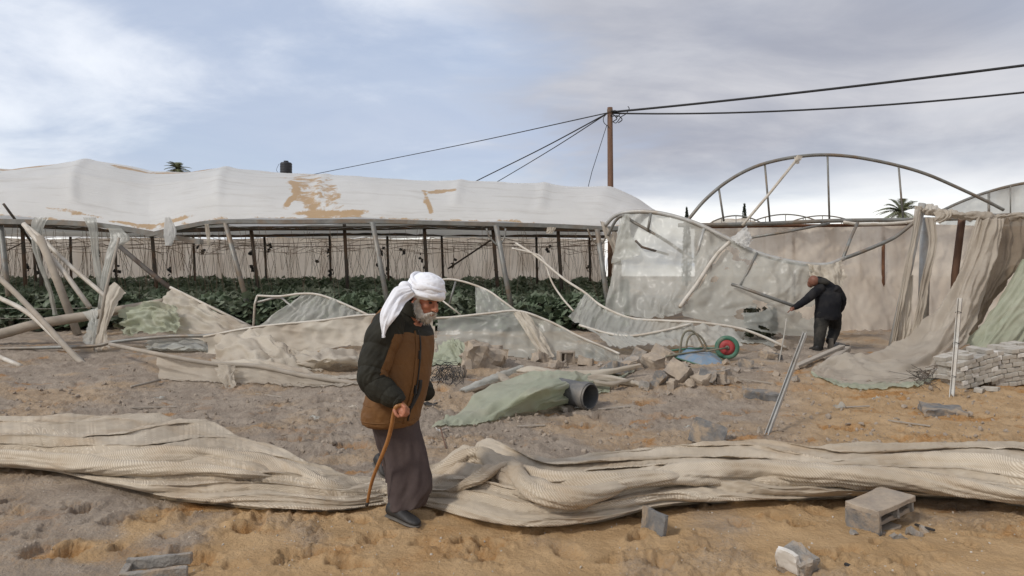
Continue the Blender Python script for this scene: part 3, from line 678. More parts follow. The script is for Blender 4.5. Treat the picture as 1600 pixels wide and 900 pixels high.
# inner roof undersides, pale film between the gutters
def under(Ya, ya, Yb, yb, seed):
    rowsA = [[P(x, ya + 1.0 * math.sin(x / 90 + seed), Ya) for x in range(-500, 970, 90)], [P(x, (ya + yb) / 2 - 10 + 4 * math.sin(x / 70 + seed), (Ya + Yb) / 2) for x in range(-500, 970, 90)], [P(x, yb + 1.5 * math.sin(x / 60 + seed), Yb) for x in range(-500, 970, 90)]]
    return rowsA
sheet('inner_roof_film', under(21.3, 356, 25.9, 366, 2), 'film_white', gh, 160, 14, .04, (30, 1), .02)
sheet('inner_roof_film', under(26.2, 366, 30.4, 372, 5), 'film_white', gh, 160, 14, .04, (30, 1), .02)
# back wall film with pleats
bw = [[P(x, y0 + 3 * math.sin(x / 45.0), 30.3) for x in range(-560, 980, 35)] for y0 in (371, 400, 447)]
sheet('back_wall_film', bw, 'film_wall', gh, 420, 18, .06, (120, 0.6), .02, None, 3)
# right end wall of the greenhouse (inside seen as beige film)
sheet('end_wall_film', [[P(968, 366, 30.2), P(962, 362, 24), P(956, 362, 18.4)], [P(968, 400, 30.2), P(966, 402, 24), P(956, 405, 18.4)], [P(970, 445, 30.2), P(968, 455, 24), P(958, 470, 18.4)]], 'film_wall', gh, 40, 20, .05, (14, 1), .02)
def post(x0, y0, x1, Y, r, mat, lean=0.0):
    a = P(x0, y0, Y); b_ = Vector(((x1 - 800) / F * Y, Y + lean, 0)); b_.z = hgt(b_.x, b_.y) - .03
    return tube('post', [a, b_], r, mat, gh, 10)
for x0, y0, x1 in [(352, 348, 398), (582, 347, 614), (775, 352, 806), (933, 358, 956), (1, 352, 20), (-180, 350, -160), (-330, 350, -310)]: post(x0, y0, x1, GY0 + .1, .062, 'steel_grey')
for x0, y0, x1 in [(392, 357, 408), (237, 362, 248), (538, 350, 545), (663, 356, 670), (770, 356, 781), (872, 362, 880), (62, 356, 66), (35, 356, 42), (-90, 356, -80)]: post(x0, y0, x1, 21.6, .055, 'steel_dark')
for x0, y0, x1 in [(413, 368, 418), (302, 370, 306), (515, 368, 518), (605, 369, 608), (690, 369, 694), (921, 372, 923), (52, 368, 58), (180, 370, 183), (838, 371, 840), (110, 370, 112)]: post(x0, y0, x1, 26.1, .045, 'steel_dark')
# Y braces under the front gutter
for x in (775, 933):
    for s2 in (-1, 1): tube('brace', [P(x + 4, 385, GY0 + .1), P(x + s2 * 11 + 2, 372, GY0 + .1), P(x + s2 * 15, 357, GY0 + .1)], .022, 'steel_grey', gh, 6, 8)
tube('brace', [P(700, 420, 25), P(772, 372, 25)], .03, 'steel_dark', gh, 6)
tube('brace', [P(2, 396, 21), P(38, 378, 21)], .02, 'steel_dark', gh, 6)
tube('brace', [P(5, 318, 16.8), P(30, 352, 17.2), P(52, 385, 19), P(60, 420, 21)], .03, 'steel_dark', gh, 6, 10)
# trellis strings, dead stems and horizontal wires under the roof
geo = Geo(); r_ = random.Random(9)
for i in range(640):
    Y = r_.uniform(26.5, 30.0); x = r_.uniform(-560, 965); y0 = r_.uniform(368, 392); y1 = r_.uniform(418, 445)
    a = P(x, y0, Y); c = P(x + r_.gauss(0, 7), y1, Y); mdl = (a + c) / 2 + Vector((r_.gauss(0, .08), 0, 0))
    geo.add(tube_geo([a, mdl, c], r_.choice((.004, .006, .009)), 3, 0, False))
for i in range(110):
    Y = r_.uniform(17.3, 21); x = r_.uniform(-200, 420) if i < 80 else r_.uniform(420, 940); a = P(x, r_.uniform(352, 366), Y); c = P(x + r_.gauss(8, 16), r_.uniform(440, 505), Y)
    geo.add(tube_geo([a, c], .0045, 3, 0, False))
for i in range(220):
    Y = r_.uniform(25, 30); x = r_.uniform(-560, 950); y = r_.uniform(371, 396); a = P(x, y, Y)
    geo.add(tube_geo([a, a + Vector((r_.uniform(.1, .7), 0, r_.gauss(0, .07))), a + Vector((r_.uniform(.7, 1.6), 0, r_.gauss(0, .14)))], .011, 3, 0, False))
tr = link('trellis_strings', geo.mesh(), 'string', gh); tr['kind'] = 'stuff'
for i, y in enumerate((383, 378)): tube('trellis_wire', [P(x, y + 3 * math.sin(x / 60.0 + i), 25 + 2 * i) for x in range(-560, 965, 60)], .012, 'string', gh, 4)
for i, (y0, y1) in enumerate(((482, 478), (498, 492), (521, 516))): tube('fence_wire', [P(x, y0 + (y1 - y0) * (x + 60) / 420 + 2 * math.sin(x / 50), 16.8) for x in range(-260, 380, 40)], .006, 'wire_pale', gh, 4)
geo = Geo()
for i in range(26):
    Y = r_.uniform(24, 29.5); p = P(r_.uniform(-100, 940), r_.uniform(388, 428), Y)
    for k in range(5): geo.add(box_geo(p + Vector((r_.gauss(0, .05), r_.gauss(0, .05), r_.gauss(0, .10))), (.09, .03, .11), E(r_.uniform(0, 360), r_.uniform(0, 360), 0), .02))
dl = link('withered_leaves', geo.mesh(), 'debris_dark', gh); dl['kind'] = 'stuff'

# torn film strips that hang from the front gutter
def strip(pts, widths, mat, seed, parent=gh, name='film_strip', fold=.02):
    L = [P(x - w_ / 2, y, Y) for (x, y, Y), w_ in zip(pts, widths)]; M_ = [P(x + .12 * w_, y, Y - .02) for (x, y, Y), w_ in zip(pts, widths)]; Rr = [P(x + w_ / 2, y, Y) for (x, y, Y), w_ in zip(pts, widths)]
    return sheet(name, [L, M_, Rr], mat, parent, 60, 22, fold, (1.2, 4), .014, None, seed)
strip([(66, 340, 16.8), (60, 352, 16.75), (56, 385, 16.7), (66, 420, 16.7), (78, 455, 16.7), (86, 492, 16.7)], [22, 20, 12, 8, 8, 8], 'film_grey', 1)
strip([(140, 340, 16.85), (146, 360, 16.8), (150, 400, 16.8), (156, 440, 16.75), (160, 470, 16.7)], [20, 15, 11, 9, 5], 'film_grey', 2)
strip([(180, 357, 16.8), (188, 374, 16.7), (176, 390, 16.6), (165, 430, 16.4), (160, 480, 16.2), (152, 545, 15.5)], [20, 30, 16, 12, 14, 22], 'film_grey', 3)
strip([(262, 340, 16.8), (266, 362, 16.75), (263, 384, 16.7)], [8, 20, 10], 'film_white', 4)
strip([(323, 350, 16.9), (325, 365, 16.9), (326, 384, 16.9)], [6, 7, 3], 'film_beige', 5)
strip([(862, 355, 17.2), (858, 365, 17.2)], [14, 10], 'film_beige', 6)
# crop
def crop(x0, x1, ya, yb, seed, n, name, label):
    r = random.Random(seed); V_ = []; F_ = []
    for i in range(n + 7000):
        frontal = i >= n
        Y = ya + (yb - ya) * r.random() ** 1.25 if not frontal else r.uniform(ya - .5, ya + 1.0); u = r.uniform(x0, x1); X = u * Y
        hrow = 0.5 + 0.5 * math.cos(2 * math.pi * (X - 0.1 * Y) / 1.15)
        hh = 0.30 + 0.40 * r.random() ** .4 + 0.16 * hrow + 0.10 * mnoise.noise(Vector((X * .8, Y * .8, 2)))
        z = hgt(X, Y) + max(.1, hh if not frontal else hh * r.uniform(.15, 1.05)); s = r.uniform(.08, .17)
        q = E(r.gauss(38, 24), r.gauss(0, 22), r.uniform(0, 360))
        o = len(V_); c = Vector((X, Y, z))
        # a lobed, cupped leaf on a fan of six faces
        ring = [(0, -.55), (.55, -.35), (.75, .15), (.35, .45), (0, 1.0), (-.35, .45), (-.75, .15), (-.55, -.35)]
        V_.append(tuple(c + q @ Vector((0, 0, .12 * s))))
        for a, bq in ring: V_.append(tuple(c + q @ Vector((a * s, bq * s, -.16 * s * (abs(a) + max(0, bq) * .8) + r.gauss(0, .03) * s))))
        for k in range(8): F_.append((o, o + 1 + k, o + 1 + (k + 1) % 8))
    return tag(link(name, mesh(V_, F_), 'crop_leaf'), label, 'crop', kind='stuff')
crop(-.86, .165, 17.3, 30.0, 21, 21000, 'leafy_crop', 'dense dark green broad-leaved crop growing under the sagging white roof')
# ------------------------------------------------------------------ greenhouse frame on the right
def gpt(px, py, Y):                      # the ground under a pixel column at depth Y
    v = Vector(((px - 800) / F * Y, Y, 0)); v.z = hgt(v.x, v.y); return v
YR = 17.2
fr = thing('hoop_greenhouse', 'bare greenhouse hoop standing against the sky above a beige film wall', 'greenhouse', gpt(1300, 0, YR))
arch = [(1066, 354), (1078, 340), (1100, 314), (1130, 288), (1165, 267), (1200, 254), (1245, 245), (1290, 242), (1340, 246), (1400, 258), (1450, 273), (1505, 297), (1545, 316), (1568, 328)]
tube('hoop', [P(x, y, YR) for x, y in arch], .042, 'steel_grey', fr, 8, 60)
for x0, y0, x1, y1 in [(1123, 293, 1131, 346), (1195, 256, 1203, 347), (1293, 242, 1296, 345), (1404, 259, 1411, 342), (1545, 317, 1545, 336)]:
    tube('strut', [P(x0, y0, YR), P(x1, y1, YR)], .026, 'steel_grey', fr, 6)
tube('diagonal_rod', [P(1247, 247, YR - .1), P(1200, 305, YR - .2), P(1160, 352, YR - .4)], .034, 'pipe_white', fr, 8)
sheet('knotted_rag', [[P(1240, 244, 17.0), P(1247, 242, 16.95), P(1254, 245, 17.0)], [P(1242, 250, 16.9), P(1247, 250, 16.9), P(1251, 250, 16.95)], [P(1243, 256, 17), P(1246, 256, 16.95), P(1248, 255, 17)]], 'film_beige', fr, 10, 10, .03, (2, 2), .02)
tube('top_rail', [P(x, y, YR - .06) for x, y in [(1060, 352), (1180, 350), (1300, 345), (1445, 343), (1620, 338), (1800, 334)]], .05, 'steel_grey', fr, 8, 30)
tube('top_rail', [P(x, y, YR + .1) for x, y in [(1080, 355), (1200, 353), (1330, 352), (1445, 349)]], .04, 'rust', fr, 6, 20)
tube('top_rail', [P(x, y, YR - .25) for x, y in [(1318, 347), (1340, 350), (1380, 350), (1420, 347), (1434, 344)]], .04, 'pipe_white', fr, 8, 16)
tube('diagonal_rod', [P(x, y, YR - .5) for x, y in [(1175, 371), (1230, 362), (1296, 349)]], .032, 'steel_grey', fr, 8)
tube('bent_rod', [P(x, y, 15.6) for x, y in [(1318, 404), (1345, 394), (1390, 375), (1410, 362), (1432, 344)]], .042, 'steel_grey', fr, 8, 24)
tube('strut', [P(1340, 348, 16.6), P(1330, 370, 16.4), P(1317, 404, 15.8)], .036, 'steel_grey', fr, 8)
sheet('wall_film', [[P(x, 352 + 1.5 * math.sin(x / 40), YR + .2) for x in range(1085, 1800, 45)], [P(x, 430, YR + .3 + .05 * math.sin(x / 30)) for x in range(1085, 1800, 45)], [P(x, 536, YR - .1 + .15 * math.sin(x / 37)) for x in range(1085, 1800, 45)]], 'film_wall', fr, 300, 60, .09, (9, 1.3), .045, None, 8)
for x in (1110, 1240, 1380, 1530, 1680): tube('post', [P(x, 350, YR + .32), gpt(x, 0, YR + .32)], .04, 'rust', fr, 8)
# low hoops of other greenhouses far behind
fh = thing('far_greenhouse', 'low row of far-off greenhouse hoops showing above the beige wall', 'greenhouse', gpt(1200, 0, 42))
for i, (x0, x1, yt, Y) in enumerate([(1105, 1195, 337, 40), (1165, 1290, 335, 42), (1225, 1345, 337, 44)]):
    pts = [P(x0 + (x1 - x0) * k / 8, 352 - (352 - yt) * math.sin(math.pi * k / 8) ** .8, Y) for k in range(9)]
    tube('hoop', pts, .04, 'steel_grey', fh, 6, 24)
    for k in (2, 4, 6): tube('strut', [pts[k], pts[k] - Vector((0, 0, .7))], .025, 'steel_grey', fh, 5)
    for k in (0, 8): tube('post', [pts[k] + Vector((0, 0, .02)), gpt(x0 + (x1 - x0) * k / 8, 0, Y)], .05, 'steel_grey', fh, 6)
sheet('roof_film', [[P(1108, 349, 41), P(1120, 343, 41), P(1160, 341, 41), P(1180, 346, 41)], [P(1108, 352, 40), P(1120, 350, 39.8), P(1160, 350, 39.8), P(1182, 352, 40)]], 'film_beige', fh, 20, 8, .04, (4, 1), .03)
# greenhouse with grey roof film at the far right
rg = thing('film_greenhouse', 'arched greenhouse with wrinkled grey roof film behind the wrapped posts', 'greenhouse', gpt(1620, 0, 21))
ar = [(1470, 330), (1500, 316), (1540, 301), (1590, 288), (1640, 282), (1720, 278), (1800, 282)]
tube('hoop', [P(x, y, 20) for x, y in ar], .04, 'steel_grey', rg, 8, 30)
sheet('roof_film', [[P(x, y + 1, 20.05) for x, y in ar], [P(x, y + .55 * (352 - y), 20.1) for x, y in ar], [P(x, 356, 20.2) for x, y in ar]], 'film_grey', rg, 60, 16, .06, (12, 1), .03, None, 4)
for x in (1545, 1545 + 110, 1760): tube('post', [P(x, 300 if x < 1600 else 284, 20.15), gpt(x, 0, 20.15)], .04, 'steel_grey', rg, 6)
tube('strut', [P(1579, 291, 19.95), P(1579, 340, 19.95)], .02, 'steel_grey', rg, 5)

# ------------------------------------------------------------------ wrapped posts and curtains at right
YP = 14.0
wp = thing('wrapped_posts', 'grey leaning posts and beam wrapped in torn brown cloth at the broken corner', 'frame', gpt(1410, 0, YP))
tube('leaning_post', [P(1441, 318, YP), P(1420, 420, YP - .05), gpt(1393, 0, 13.9)], .07, 'steel_light', wp, 10)
tube('post', [P(1447, 340, YP + .25), gpt(1441, 0, YP + .25)], .10, 'steel_light', wp, 10)
tube('post', [P(1503, 342, YP + .3), P(1492, 430, YP + .3), gpt(1488, 0, YP + .3)], .07, 'wood_pole', wp, 8)
tube('beam', [P(x, y, YP + .1) for x, y in [(1436, 331), (1500, 337), (1560, 338), (1640, 334), (1760, 330)]], .055, 'steel_grey', wp, 8)
sheet('cloth_wrap', [[P(x, y - 9 + 3 * math.sin(x / 9), YP - .02) for x, y in [(1438, 330), (1460, 332), (1500, 338), (1550, 340), (1610, 336), (1700, 332)]],
                     [P(x, y - 2, YP - .18) for x, y in [(1438, 330), (1460, 332), (1500, 338), (1550, 340), (1610, 336), (1700, 332)]],
                     [P(x, y + 9 + 4 * math.sin(x / 11), YP - .06) for x, y in [(1438, 330), (1460, 336), (1500, 338), (1550, 340), (1610, 336), (1700, 332)]]], 'net_grey', wp, 120, 14, .06, (14, 3), .04, ragged(3, .2, .0, .1), 5)
def wstrip(pts, widths, mat, seed, parent, name='hanging_cloth', fold=.04): return strip(pts, widths, mat, seed, parent, name, fold)
wstrip([(1436, 322, 13.85), (1428, 370, 13.85), (1415, 430, 13.8), (1404, 490, 13.75), (1395, 540, 13.7)], [13, 9, 8, 7, 6], 'net_grey', 3, wp)
wstrip([(1452, 340, 13.85), (1456, 380, 13.8), (1447, 430, 13.8), (1436, 490, 13.8), (1428, 525, 13.8)], [14, 10, 12, 11, 14], 'net_grey', 4, wp)
wstrip([(1422, 430, 13.9), (1416, 470, 13.85), (1412, 520, 13.8), (1410, 555, 13.7)], [10, 16, 18, 14], 'film_beige', 6, wp)
wstrip([(1470, 328, 13.9), (1474, 338, 13.8), (1462, 348, 13.75)], [30, 24, 8], 'net_grey', 7, wp)
bc = sheet('net_curtain', [[P(1528, 342, 13.9), P(1556, 341, 13.9), P(1600, 338, 13.9), P(1680, 335, 13.9), P(1760, 332, 13.9)],
                           [P(1532, 400, 13.7), P(1560, 400, 13.9), P(1590, 396, 13.8), P(1660, 392, 13.9), P(1740, 388, 13.9)],
                           [P(1512, 470, 13.5), P(1535, 470, 13.6), P(1562, 450, 13.7), P(1600, 412, 13.9), P(1680, 395, 13.9)],
                           [P(1490, 540, 13.2), P(1510, 535, 13.3), P(1535, 500, 13.6), P(1590, 425, 13.9), P(1660, 400, 13.9)]], 'net_brown', None, 90, 60, .09, (9, 1.2), .03, None, 2)
tag(bc, 'dark brown net curtain gathered and hanging from the wrapped beam', 'net')
dr = sheet('net_drape', [[P(1526, 342, 13.8), P(1540, 342, 13.75), P(1556, 342, 13.75), P(1568, 342, 13.8)],
                         [P(1500, 410, 13.5), P(1522, 408, 13.35), P(1545, 408, 13.4), P(1558, 405, 13.6)],
                         [P(1462, 478, 12.9), P(1492, 478, 12.6), P(1520, 478, 12.7), P(1540, 470, 13.0)],
                         [P(1420, 530, 12.3), P(1452, 540, 11.7), P(1490, 535, 11.8), P(1515, 525, 12.2)],
                         [P(1340, 560, 12.0), P(1390, 572, 10.9), P(1440, 590, 10.45), P(1475, 560, 11.4)],
                         [P(1275, 575, 11.6), P(1300, 590, 10.8), P(1360, 601, 10.1), P(1440, 603, 10.0)]], 'net_grey', None, 70, 120, .12, (3.2, 1.2), .022, None, 6, settle=True)
tag(dr, 'pale grey net drape sweeping from the wrapped beam down onto the sand', 'net')
fd = sheet('net_pile', [[P(1268, 578, 11.3), P(1310, 556, 11.6), P(1370, 558, 11.4), P(1430, 575, 11.0), P(1452, 588, 10.6)],
                        [P(1270, 588, 10.9), P(1310, 578, 10.9), P(1370, 582, 10.6), P(1430, 590, 10.4), P(1455, 596, 10.3)],
                        [P(1284, 597, 10.3), P(1320, 603, 10.05), P(1380, 608, 9.9), P(1430, 606, 9.95), P(1450, 600, 10.1)]], 'net_grey', None, 80, 40, .09, (3, 4), .03, None, 9, settle=True)
tag(fd, 'grey folded net heap bunched on the sand at the foot of the drape', 'net')
ge = sheet('green_hem', [[P(1266, 580, 10.9), P(1300, 594, 10.35), P(1360, 602, 10.05), P(1430, 602, 10.0), P(1456, 594, 10.3)], [P(1272, 588, 10.6), P(1310, 601, 10.1), P(1365, 608, 9.85), P(1430, 608, 9.85), P(1458, 599, 10.1)], [P(1284, 592, 10.3), P(1318, 607, 9.85), P(1370, 613, 9.65), P(1428, 612, 9.7), P(1452, 603, 9.9)]], 'film_green', None, 70, 16, .04, (5, 2), .02, None, 14, settle=True)
tag(ge, 'pale green film hem edging the grey net heap on the sand', 'film')
gs = sheet('green_sheet', [[P(1597, 405, 13.4), P(1640, 392, 13.4), P(1720, 380, 13.4)], [P(1575, 445, 13.1), P(1612, 440, 12.9), P(1690, 430, 13)], [P(1535, 500, 12.7), P(1570, 500, 12.4), P(1640, 490, 12.5)], [P(1503, 536, 12.6), P(1535, 545, 12.1), P(1590, 560, 12.1)]], 'film_green', None, 50, 60, .08, (6, 1), .02, None, 12)
tag(gs, 'faded green sheet stretched slantwise beside the brown net curtain', 'film')

# ------------------------------------------------------------------ collapsed hoop with torn film, centre right
YC = 15.6
ch = thing('collapsed_hoop', 'collapsed greenhouse hoop draped with torn cloudy film beside the man in black', 'greenhouse', gpt(1100, 0, YC))
hp = [(946, 352, 16.9), (960, 338, 16.7), (985, 331, 16.4), (1030, 333, 16.1), (1085, 348, 15.8), (1135, 372, 15.5), (1180, 394, 15.3), (1240, 410, 15.1), (1290, 414, 15.0), (1318, 404, 15.2)]
tube('hoop', [P(*p) for p in hp], .05, 'steel_light', ch, 8, 60)
tube('hoop', [P(*p) for p in [(950, 368, 16.8), (962, 345, 16.6), (975, 337, 16.4), (990, 347, 16.3), (1040, 376, 16.0), (1082, 406, 15.7)]], .035, 'steel_grey', ch, 8, 40)
tube('strut', [P(1017, 333, 16.1), P(1012, 362, 16.1)], .03, 'steel_grey', ch, 6)
tube('strut', [P(1100, 357, 15.7), P(1085, 410, 15.6)], .04, 'steel_light', ch, 6)
tube('strut', [P(993, 376, 16.1), P(1003, 386, 16.0), P(1045, 398, 15.9)], .028, 'steel_dark', ch, 6)
tube('strut', [P(1183, 395, 15.25), P(1156, 448, 15.0)], .03, 'steel_grey', ch, 6)
tube('diagonal_rod', [P(1143, 444, 14.9), P(1156, 448, 14.8), P(1240, 478, 14.3)], .034, 'steel_grey', ch, 8)
tube('bent_rod', [P(*p) for p in [(1140, 378, 15.4), (1118, 400, 15.3), (1090, 442, 15.1), (1072, 466, 15.0), (1062, 480, 14.9)]], .042, 'pipe_white', ch, 8, 30)
sheet('torn_film', [[P(968, 338, 16.5), P(990, 332, 16.35), P(1030, 334, 16.1), P(1085, 349, 15.8), P(1136, 374, 15.5)],
                    [P(962, 380, 16.4), P(985, 378, 16.3), P(1030, 384, 15.9), P(1080, 395, 15.6), P(1122, 402, 15.35)],
                    [P(955, 430, 16.2), P(985, 430, 16.1), P(1025, 434, 15.8), P(1062, 440, 15.4), P(1095, 440, 15.15)],
                    [P(946, 476, 15.8), P(985, 480, 15.7), P(1020, 486, 15.5), P(1045, 484, 15.3), P(1068, 478, 15.0)],
                    [P(944, 492, 15.6), P(985, 497, 15.5), P(1025, 500, 15.3), P(1050, 498, 15.2), P(1070, 496, 15.0)]], 'film_grey', ch, 110, 90, .09, (5, 3), .03, ragged(4, .10, .01), 3)
sheet('torn_film', [[P(1140, 376, 15.4), P(1180, 395, 15.25), P(1220, 406, 15.1), P(1265, 413, 15.0), P(1312, 412, 15.1)],
                    [P(1116, 410, 15.3), P(1165, 425, 15.1), P(1220, 438, 14.9), P(1262, 440, 14.9), P(1314, 440, 15)],
                    [P(1092, 446, 15.1), P(1150, 458, 14.9), P(1210, 468, 14.7), P(1255, 470, 14.8), P(1312, 470, 15)],
                    [P(1066, 480, 14.9), P(1135, 488, 14.8), P(1190, 494, 14.6), P(1245, 505, 14.7), P(1308, 515, 14.9)],
                    [P(1070, 500, 14.8), P(1135, 512, 14.6), P(1185, 520, 14.5), P(1245, 528, 14.6), P(1310, 534, 14.8)]], 'film_clear', ch, 120, 90, .07, (4, 3), .03, ragged(9, .06, .01, 0, .62), 4)
sheet('torn_film', [[P(1262, 412, 14.95), P(1275, 414, 14.85), P(1300, 412, 14.9), P(1316, 406, 15.0)], [P(1264, 430, 14.9), P(1280, 440, 14.8), P(1305, 436, 14.8), P(1322, 428, 14.9)], [P(1275, 445, 14.9), P(1290, 466, 14.8), P(1310, 466, 14.8), P(1330, 452, 14.9)]], 'film_beige', ch, 40, 30, .07, (6, 1), .03, ragged(2, .35, .05), 7)
sheet('torn_film', [[P(1140, 372, 15.35), P(1156, 360, 15.3), P(1168, 352, 15.4)], [P(1150, 380, 15.2), P(1164, 372, 15.2), P(1174, 366, 15.3)], [P(1162, 388, 15.2), P(1172, 384, 15.2), P(1178, 376, 15.3)]], 'film_white', ch, 30, 20, .05, (3, 3), .03, ragged(5, .2, .06), 2)
sheet('torn_film', [[P(972, 334, 16.3), P(984, 334, 16.2)], [P(968, 360, 16.3), P(985, 362, 16.2)], [P(960, 390, 16.3), P(994, 380, 16.1)], [P(955, 412, 16.3), P(1002, 398, 16.0)]], 'film_grey', ch, 12, 30, .05, (2, 2), .02)
sheet('torn_film', [[P(938, 344, 16.9), P(946, 348, 16.9)], [P(944, 366, 16.85), P(955, 366, 16.85)], [P(955, 385, 16.8), P(962, 382, 16.8)], [P(960, 405, 16.8), P(964, 404, 16.8)]], 'net_grey', ch, 8, 24, .04, (2, 2), .02)
# torn skirt of film hanging over the fallen rail below it
rs = thing('fallen_rail', 'bent white rail with a pleated skirt of grey film beside the wheelbarrow', 'rail', gpt(1010, 0, 13.6))
rl = [(806, 380, 15.6), (840, 402, 15.2), (880, 435, 14.8), (912, 456, 14.5), (940, 478, 14.2), (985, 497, 13.9), (1035, 501, 13.7), (1090, 504, 13.5), (1150, 512, 13.4), (1190, 525, 13.3), (1228, 543, 13.2)]
tube('rail', [P(*p) for p in rl], .026, 'pipe_white', rs, 8, 60)
tube('rail', [P(*p) for p in [(800, 388, 15.4), (826, 394, 15.3), (848, 404, 15.2), (862, 440, 15.0), (878, 465, 14.8), (896, 486, 14.5)]], .02, 'pipe_white', rs, 8, 40)
sheet('film_skirt', [[P(913, 457, 14.45), P(940, 479, 14.2), P(985, 498, 13.9), P(1035, 502, 13.7), P(1085, 505, 13.5)], [P(900, 478, 14.3), P(930, 498, 14.0), P(975, 514, 13.7), P(1030, 517, 13.5), P(1080, 520, 13.3)], [P(887, 498, 14.0), P(925, 516, 13.7), P(970, 529, 13.4), P(1025, 532, 13.2), P(1075, 530, 13.1)]], 'film_grey', rs, 160, 30, .045, (16, .7), .016, ragged(6, .04, .01), 5)
sheet('film_skirt', [[P(905, 508, 13.9), P(950, 520, 13.6), P(985, 523, 13.4), P(1040, 516, 13.3), P(1090, 506, 13.35), P(1150, 513, 13.3)], [P(930, 522, 13.4), P(965, 530, 13.2), P(1000, 530, 13.1), P(1045, 526, 13), P(1095, 522, 13.1), P(1160, 526, 13.1)], [P(950, 540, 12.9), P(985, 541, 12.8), P(1020, 541, 12.7), P(1055, 541, 12.7), P(1100, 540, 12.8), P(1165, 540, 12.9)]], 'film_grey', rs, 160, 30, .05, (13, .7), .016, ragged(7, .04, .02), 8)
tube('rail', [P(*p) for p in [(905, 508, 13.85), (950, 521, 13.5), (985, 525, 13.3), (1035, 517, 13.2), (1080, 506, 13.3)]], .024, 'pipe_white', rs, 6, 24)

# ------------------------------------------------------------------ long fallen side curtain in the middle
YM = 12.6
sp1 = thing('fallen_curtain', 'long low panel of cloudy white film hung from a bent rail behind the old man', 'film', gpt(640, 0, YM))
rl = [(318, 526, 12.9), (400, 511, 12.8), (500, 501, 12.7), (580, 492, 12.7), (680, 497, 12.7), (760, 490, 12.6), (810, 486, 12.6), (860, 503, 12.5), (905, 526, 12.3), (950, 545, 12.2), (968, 553, 12.1)]
tube('rail', [P(*p) for p in rl], .021, 'pipe_white', sp1, 8, 60)
def gp2(px, Y): return gpt(px, 0, Y) + Vector((0, 0, .01))
sheet('film_panel', [[P(x, y + 1, Y) for x, y, Y in rl[:5]], [P(x, y + 30, Y - .12) for x, y, Y in rl[:5]], [P(x + 6, y + (46 if i < 4 else 60), Y - .3) for i, (x, y, Y) in enumerate(rl[:5])]], 'film_beige', sp1, 110, 36, .06, (6, 1.5), .03, ragged(5, .10, .01), 4)
sheet('film_panel', [[P(x, y + 1, Y) for x, y, Y in rl[4:]], [P(x - 2, y + (35 if i < 4 else 20), Y - .1) for i, (x, y, Y) in enumerate(rl[4:])], [P(x - 8 * i / 3, min(566, y + (72 if i < 4 else 32)), Y - .25) for i, (x, y, Y) in enumerate(rl[4:])]], 'film_clear', sp1, 120, 44, .06, (7, 2), .03, ragged(8, .06, .01), 2)
sheet('film_fold', [[P(800, 487, 12.55), P(812, 487, 12.5), P(822, 490, 12.5)], [P(812, 505, 12.4), P(826, 508, 12.35), P(842, 512, 12.4)], [P(828, 530, 12.2), P(842, 532, 12.15), P(855, 536, 12.2)], [P(846, 556, 12.0), P(856, 560, 11.95), P(866, 558, 12)]], 'film_beige', sp1, 20, 40, .05, (4, 2), .02)
# hoops sticking up behind the curtain, each with its own film
h1 = thing('fallen_hoop', 'fallen hoop with striped dusty film peaking above the long curtain left of the old man', 'greenhouse', gpt(480, 0, 13.8))
tube('hoop', [P(*p) for p in [(402, 462, 14), (436, 463, 13.9), (470, 459, 13.8), (500, 461, 13.7), (540, 476, 13.6), (582, 496, 13.5), (600, 510, 13.4)]], .022, 'pipe_white', h1, 8, 40)
tube('hoop', [P(*p) for p in [(403, 472, 14), (435, 465, 13.95), (450, 474, 13.9), (470, 490, 13.8)]], .022, 'steel_light', h1, 6, 20)
tube('hoop', [P(402, 462, 14), P(398, 475, 14.0), gpt(394, 0, 14)], .022, 'pipe_white', h1, 6)
sheet('film', [[P(472, 460, 13.8), P(490, 460, 13.75), P(520, 467, 13.65), P(550, 481, 13.6), P(580, 496, 13.5)], [P(440, 484, 13.7), P(470, 484, 13.6), P(510, 488, 13.5), P(545, 495, 13.45), P(578, 504, 13.4)], [P(396, 514, 13.5), P(440, 514, 13.4), P(490, 514, 13.3), P(535, 514, 13.3), P(575, 516, 13.3)]], 'film_grey', h1, 70, 30, .07, (12, .8), .02, None, 3)
h2 = thing('bent_hoop', 'thin bent hoop with a grey film corner rising right of the old man', 'greenhouse', gpt(760, 0, 13.4))
tube('hoop', [P(*p) for p in [(640, 448, 13.9), (690, 437, 13.8), (720, 439, 13.7), (760, 453, 13.5), (785, 470, 13.3), (812, 490, 13.2), (850, 520, 13.0)]], .02, 'pipe_white', h2, 8, 40)
tube('hoop', [P(684, 464, 13.6), P(720, 492, 13.4)], .016, 'pipe_white', h2, 6)
tube('strut', [P(712, 440, 13.7), P(702, 475, 13.6)], .02, 'steel_grey', h2, 6)
tube('hoop', [P(640, 448, 13.9), P(628, 462, 13.9), gpt(618, 0, 13.9)], .02, 'pipe_white', h2, 6)
sheet('film', [[P(742, 446, 13.55), P(760, 454, 13.45), P(785, 471, 13.3), P(811, 489, 13.2)], [P(743, 468, 13.4), P(762, 474, 13.3), P(785, 482, 13.2), P(810, 492, 13.1)], [P(744, 494, 13.3), P(764, 494, 13.2), P(785, 494, 13.1), P(808, 496, 13.1)]], 'film_clear', h2, 30, 24, .03, (5, 1), .015)
